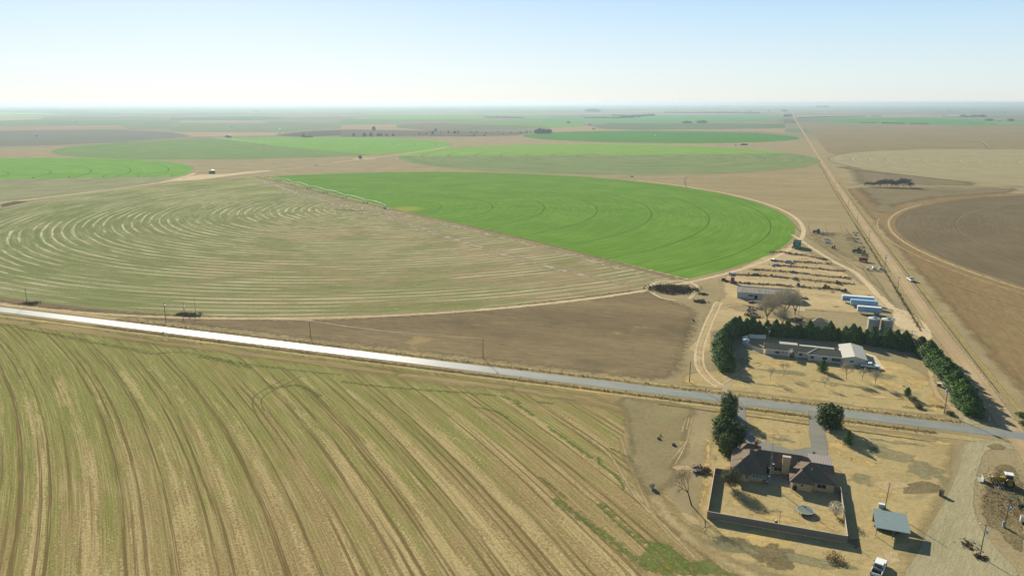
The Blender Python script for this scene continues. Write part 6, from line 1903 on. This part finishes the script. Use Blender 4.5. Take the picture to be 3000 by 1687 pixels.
# ---- far trees along the creek and on the plain
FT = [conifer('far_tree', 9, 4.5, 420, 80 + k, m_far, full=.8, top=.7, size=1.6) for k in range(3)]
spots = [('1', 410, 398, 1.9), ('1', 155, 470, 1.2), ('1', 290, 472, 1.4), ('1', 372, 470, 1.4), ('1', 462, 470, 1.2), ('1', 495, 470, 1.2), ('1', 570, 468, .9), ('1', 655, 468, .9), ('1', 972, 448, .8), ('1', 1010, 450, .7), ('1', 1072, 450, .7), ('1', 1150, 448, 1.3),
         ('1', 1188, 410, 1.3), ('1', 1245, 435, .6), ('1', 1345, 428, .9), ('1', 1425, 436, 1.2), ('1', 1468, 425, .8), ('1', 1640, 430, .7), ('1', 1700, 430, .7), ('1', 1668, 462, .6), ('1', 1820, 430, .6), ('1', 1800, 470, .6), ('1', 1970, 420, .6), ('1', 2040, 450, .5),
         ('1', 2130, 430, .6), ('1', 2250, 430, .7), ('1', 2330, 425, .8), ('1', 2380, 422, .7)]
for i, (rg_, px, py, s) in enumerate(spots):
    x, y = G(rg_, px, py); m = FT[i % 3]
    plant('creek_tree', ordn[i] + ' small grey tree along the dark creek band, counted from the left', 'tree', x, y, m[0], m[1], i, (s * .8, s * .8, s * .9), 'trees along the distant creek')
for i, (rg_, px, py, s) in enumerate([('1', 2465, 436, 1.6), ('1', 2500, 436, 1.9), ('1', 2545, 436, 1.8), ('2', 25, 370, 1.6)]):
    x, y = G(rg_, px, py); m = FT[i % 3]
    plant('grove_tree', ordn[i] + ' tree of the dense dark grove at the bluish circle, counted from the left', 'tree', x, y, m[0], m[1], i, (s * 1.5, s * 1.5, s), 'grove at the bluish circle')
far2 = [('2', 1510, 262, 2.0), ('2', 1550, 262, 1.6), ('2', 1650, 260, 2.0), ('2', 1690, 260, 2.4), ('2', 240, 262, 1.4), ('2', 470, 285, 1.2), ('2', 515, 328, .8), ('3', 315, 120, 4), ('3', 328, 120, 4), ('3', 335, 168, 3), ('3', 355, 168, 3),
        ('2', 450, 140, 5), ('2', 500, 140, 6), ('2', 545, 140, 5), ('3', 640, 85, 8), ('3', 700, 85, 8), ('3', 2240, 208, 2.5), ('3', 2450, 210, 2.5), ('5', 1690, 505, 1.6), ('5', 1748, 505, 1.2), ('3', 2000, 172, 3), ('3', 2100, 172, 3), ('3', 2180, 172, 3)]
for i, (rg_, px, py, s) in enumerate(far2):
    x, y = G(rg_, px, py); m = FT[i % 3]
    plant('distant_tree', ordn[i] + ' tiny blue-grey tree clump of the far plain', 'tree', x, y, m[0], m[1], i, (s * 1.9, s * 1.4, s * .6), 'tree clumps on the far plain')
# far shelter belts and scrub that read as one mass
fb = MB(); rg = random.Random(12)
for rg_, pts, hh in (('3', [(450, 182), (740, 172), (1095, 166)], 5), ('3', [(1135, 166), (1235, 166)], 5), ('3', [(1010, 224), (1190, 230)], 3), ('3', [(1235, 232), (1450, 234)], 4), ('3', [(1500, 236), (1680, 238)], 4), ('2', [(415, 208), (800, 210)], 8), ('2', [(720, 182), (860, 182)], 8), ('2', [(800, 208), (960, 196), (1160, 182)], 13), ('2', [(860, 200), (1050, 190)], 12), ('2', [(900, 206), (1000, 200)], 10),
                     ('2', [(1290, 152), (2300, 154)], 12), ('1', [(1800, 236), (2300, 240)], 8), ('1', [(1100, 470), (1700, 472)], 1.0), ('3', [(2000, 172), (2210, 172)], 7)):
    for i in range(len(pts) - 1):
        a, b = Vector(G(rg_, *pts[i])), Vector(G(rg_, *pts[i + 1])); L = (b - a).length; n = int(min(400, max(20, L / (hh * .6))))
        for k in range(n):
            p = a.lerp(b, (k + rg.random()) / n); h = hh * rg.uniform(.6, 1.2)
            fb.blob(p.x, p.y, h * .45, h * .9, h * .6, h * .55, rg, 6, 3, .3)
for k in range(150):
    px, py = rg.uniform(-100, 3100), 303 + rg.random() ** 1.5 * 26
    x, y = G('D', px * 2576 / 3000, py * 2576 / 3000); h = rg.uniform(6, 11); dd = rg.uniform(0, 6.28)
    for j in range(rg.randrange(2, 9)):
        fb.blob(x + j * 14 * math.cos(dd) + rg.gauss(0, 5), y + j * 14 * math.sin(dd), h * .45, h, h * .8, h * .55, rg, 6, 3, .3)
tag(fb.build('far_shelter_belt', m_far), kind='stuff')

# ---- weeds, brush and scrap that nobody could count
def scatter(name, mat, spots_, n, size, hgt, seed, spread=3.0):
    mb = MB(); rg = random.Random(seed)
    for k in range(n):
        i = rg.randrange(len(spots_) - 1) if len(spots_) > 1 else 0
        a, b = spots_[i], spots_[min(i + 1, len(spots_) - 1)]; q = rg.random()
        x = a[0] + (b[0] - a[0]) * q + rg.gauss(0, spread); y = a[1] + (b[1] - a[1]) * q + rg.gauss(0, spread)
        h = hgt * rg.uniform(.4, 1.3); s = size * rg.uniform(.5, 1.4); t = rg.uniform(0, 6.28)
        dx, dy = math.cos(t) * s, math.sin(t) * s
        mb.add([(x - dx, y - dy, 0.1), (x + dx, y + dy, 0.1), (x + dx * .7 + rg.gauss(0, .1), y + dy * .7, h), (x - dx * .5, y - dy * .5 + rg.gauss(0, .15), h * .8)], [(0, 1, 2, 3)])
    return tag(mb.build(name, mat), kind='stuff')


m_scrap = (lambda t: t.out(t.ramp(t.island(), [(0, C(78, 66, 56)), (.25, C(124, 92, 72)), (.45, C(104, 100, 92)), (.6, C(148, 116, 92)), (.75, C(80, 94, 88)), (.88, C(190, 186, 176)), (.94, C(90, 116, 140)), (1, C(196, 170, 90))]), .7, .3, .1))(T('mixed_scrap_metal'))
for ri, row in enumerate(ROWS):
    P = GL('a', row); rg = random.Random(90 + ri); mb = MB()
    Lr = sum(math.hypot(P[i + 1][0] - P[i][0], P[i + 1][1] - P[i][1]) for i in range(len(P) - 1))
    for k in range(int(Lr * 1.1)):
        i = rg.randrange(len(P) - 1); q = (rg.randrange(3) + rg.random() ** 2 * .8) / 3
        x = P[i][0] + (P[i + 1][0] - P[i][0]) * q + rg.gauss(0, .4); y = P[i][1] + (P[i + 1][1] - P[i][1]) * q + rg.gauss(0, 1.2)
        s = rg.choice((.3, .4, .5, .8, 1.1)); kind_ = rg.random()
        if kind_ < .4: mb.box(x, y, s * .3 + .1, s * rg.uniform(1, 2.6), s * rg.uniform(.4, 1.2), s * rg.uniform(.4, 1.0), rg.uniform(0, 3), rg.uniform(-.3, .3))
        elif kind_ < .7:
            a = rg.uniform(0, 3.1); l = s * rg.uniform(1, 3); mb.tube((x, y, .2), (x + l * math.cos(a), y + l * math.sin(a), rg.uniform(.2, 1.1)), .07, n=4)
        elif kind_ < .85: mb.tube((x, y - .12, .5 * s + .1), (x, y + .12, .5 * s + .1), .5 * s, n=9)
        else: mb.blob(x, y, .3, s * .6, s * .5, s * .5, rg, 6, 4, .3)
    tag(mb.build('scrap_heap', m_scrap), kind='stuff')
    scatter('dry_weeds', m_brush, P, int(Lr * 9), .22, .6, 200 + ri, 2.0)
# brush-filled pit at the corner of the green field
pit = GL('v', [(2180, 200), (2260, 180), (2400, 175), (2410, 235), (2300, 258), (2200, 230)])
cx_, cy_ = sum(p[0] for p in pit) / 6, sum(p[1] for p in pit) / 6
sheet('pit_bottom', m_rowdk, [pit], z=.15, w=1.5, step=3)
sheet('pit_rim', m_pale, strips=[(GL('v', [(2130, 205), (2200, 165), (2330, 155), (2440, 180), (2440, 225), (2400, 270)]), 4.0, 2), (GL('v', [(2150, 215), (2220, 260), (2320, 280)]), 2.5, 2)], z=.14)
rg = random.Random(4)
mb = MB()
for k in range(240):
    a, q = rg.uniform(0, 6.28), rg.random() ** .5; x = cx_ + 10.5 * q * math.cos(a); y = cy_ + 11.5 * q * math.sin(a)
    mb.tube((x, y, .2), (x + rg.gauss(0, 1.2), y + rg.gauss(0, 1.2), rg.uniform(.3, 2.0)), .06, .03, n=4)
tag(mb.build('brush_pile', m_twigd), kind='stuff')
scatter('dry_brush', m_brush, [(cx_ - 7, cy_), (cx_, cy_), (cx_ + 7, cy_ + 3)], 1500, .45, 1.1, 7, 4.0)
mb = MB()
for k in range(34): mb.box(cx_ + rg.gauss(4, 2.2), cy_ + rg.gauss(4, 2.5), .5, rg.uniform(.3, 1.1), rg.uniform(.2, .9), .1, rg.uniform(0, 3), rg.uniform(-.5, .5))
tag(mb.build('litter', M['white']), kind='stuff')
# smaller heaps
for nm, rg_, pts, n, sp, hh in (('brush_heap', 'a', [(215, 1255), (310, 1262)], 260, 1.2, .9), ('brush_heap', 'a', [(280, 1140), (330, 1150)], 200, 1.0, .7), ('brush_heap', 'c', [(990, 120), (1130, 150)], 260, 1.2, .8), ('weed_patch', 's', [(1350, 235), (1500, 245)], 260, 1.6, .9), ('weed_patch', 's', [(190, 152), (270, 156)], 160, 1.5, .8),
                                ('brush_heap', 'e', [(1000, 1260), (1100, 1300)], 220, 1.0, .7), ('weed_patch', 'h', [(1700, 930), (1790, 1040)], 90, .9, .35), ('weed_patch', 'h', [(1870, 1150), (1940, 1165)], 70, .6, .5)):
    scatter(nm, m_brush, GL(rg_, pts), n, .35, hh, n + int(hh * 10), sp)
for rg_, pts, n in (('c', [(1010, 40), (1060, 90)], 26), ('c', [(1130, 20), (1180, 25)], 14), ('a', [(1010, 1330), (1060, 1400)], 26), ('c', [(1000, 130), (1150, 155)], 20), ('c', [(1660, 180), (1800, 200)], 26), ('a', [(960, 1255), (1100, 1275)], 16), ('a', [(1720, 1190), (1850, 1215)], 26), ('e', [(980, 1300), (1080, 1325)], 14), ('k', [(800, 700), (1150, 760)], 5)):
    P = GL(rg_, pts); mb = MB()
    for k in range(n):
        q = rg.random(); x = P[0][0] + (P[1][0] - P[0][0]) * q + rg.gauss(0, .6); y = P[0][1] + (P[1][1] - P[0][1]) * q + rg.gauss(0, 1.0); s = rg.uniform(.4, 1.2)
        if rg.random() < .6: mb.box(x, y, s * .4, s * 1.6, s * .8, s * .8, rg.uniform(0, 3), rg.uniform(-.3, .3))
        else: mb.tube((x, y, .2), (x + rg.gauss(0, 1.2), y + rg.gauss(0, 1.2), 1.0), .09, n=5)
    tag(mb.build('scrap_heap', m_scrap), kind='stuff')
# weeds on the lots, along the ditches and the fence
scatter('dry_weeds', m_brush, GL('k', [(900, 500), (950, 900), (1150, 1250)]), 1300, .12, .3, 31, 3.2)
scatter('dry_weeds', m_brush, [(75.8, 380), (77, 470), (78.9, 700)], 1200, .2, .45, 32, .6)
scatter('roadside_grass', leafmat('straw_grass', (150, 132, 82), (180, 160, 104), (208, 188, 130)), [(-300, 254), (60, 254)], 5000, .18, .35, 33, .9)
scatter('roadside_grass', bpy.data.materials['straw_grass'], [(-300, 266.5), (70, 266)], 5000, .18, .35, 34, .9)

# ---- far farmsteads
for i, (rg_, px, py, w_, h_, lb) in enumerate((('3', 1915, 170, 60, 9, 'long pale shed of the far farm at right'), ('3', 2220, 195, 26, 8, 'small pale shed right of the long one'), ('3', 2325, 206, 30, 8, 'pale building at the far right farm road'), ('2', 975, 212, 30, 7, 'tiny pale roof by the distant dark grove'),
                                           ('4', 460, 494, 10, 5, 'white pivot hut in the dark far left circle'), ('4', 938, 312, 16, 7, 'pale blue hut in the green band at far left'), ('5', 755, 378, 12, 6, 'white hut at the pivot of the far dull circle'), ('5', 1378, 412, 12, 5, 'small white tank beyond the far left green circle'),
                                           ('1', 800, 95, 60, 20, 'white speck of an elevator near the horizon'), ('3', 2130, 48, 80, 16, 'pale building on the right horizon'))):
    x, y = G(rg_, px, py); t = thing('farm_shed', lb, 'building', (x, y), R(-12), 'far farm buildings')
    MB().box(0, 0, h_ * .35, w_, w_ * .45, h_ * .7).build('wall', M['white_wall'], t)
    MB().prism([(-w_ * .24, h_ * .7), (w_ * .24, h_ * .7), (0, h_)], -w_ / 2, w_ / 2).build('roof', M['white'], t).rotation_euler = (0, 0, R(90))
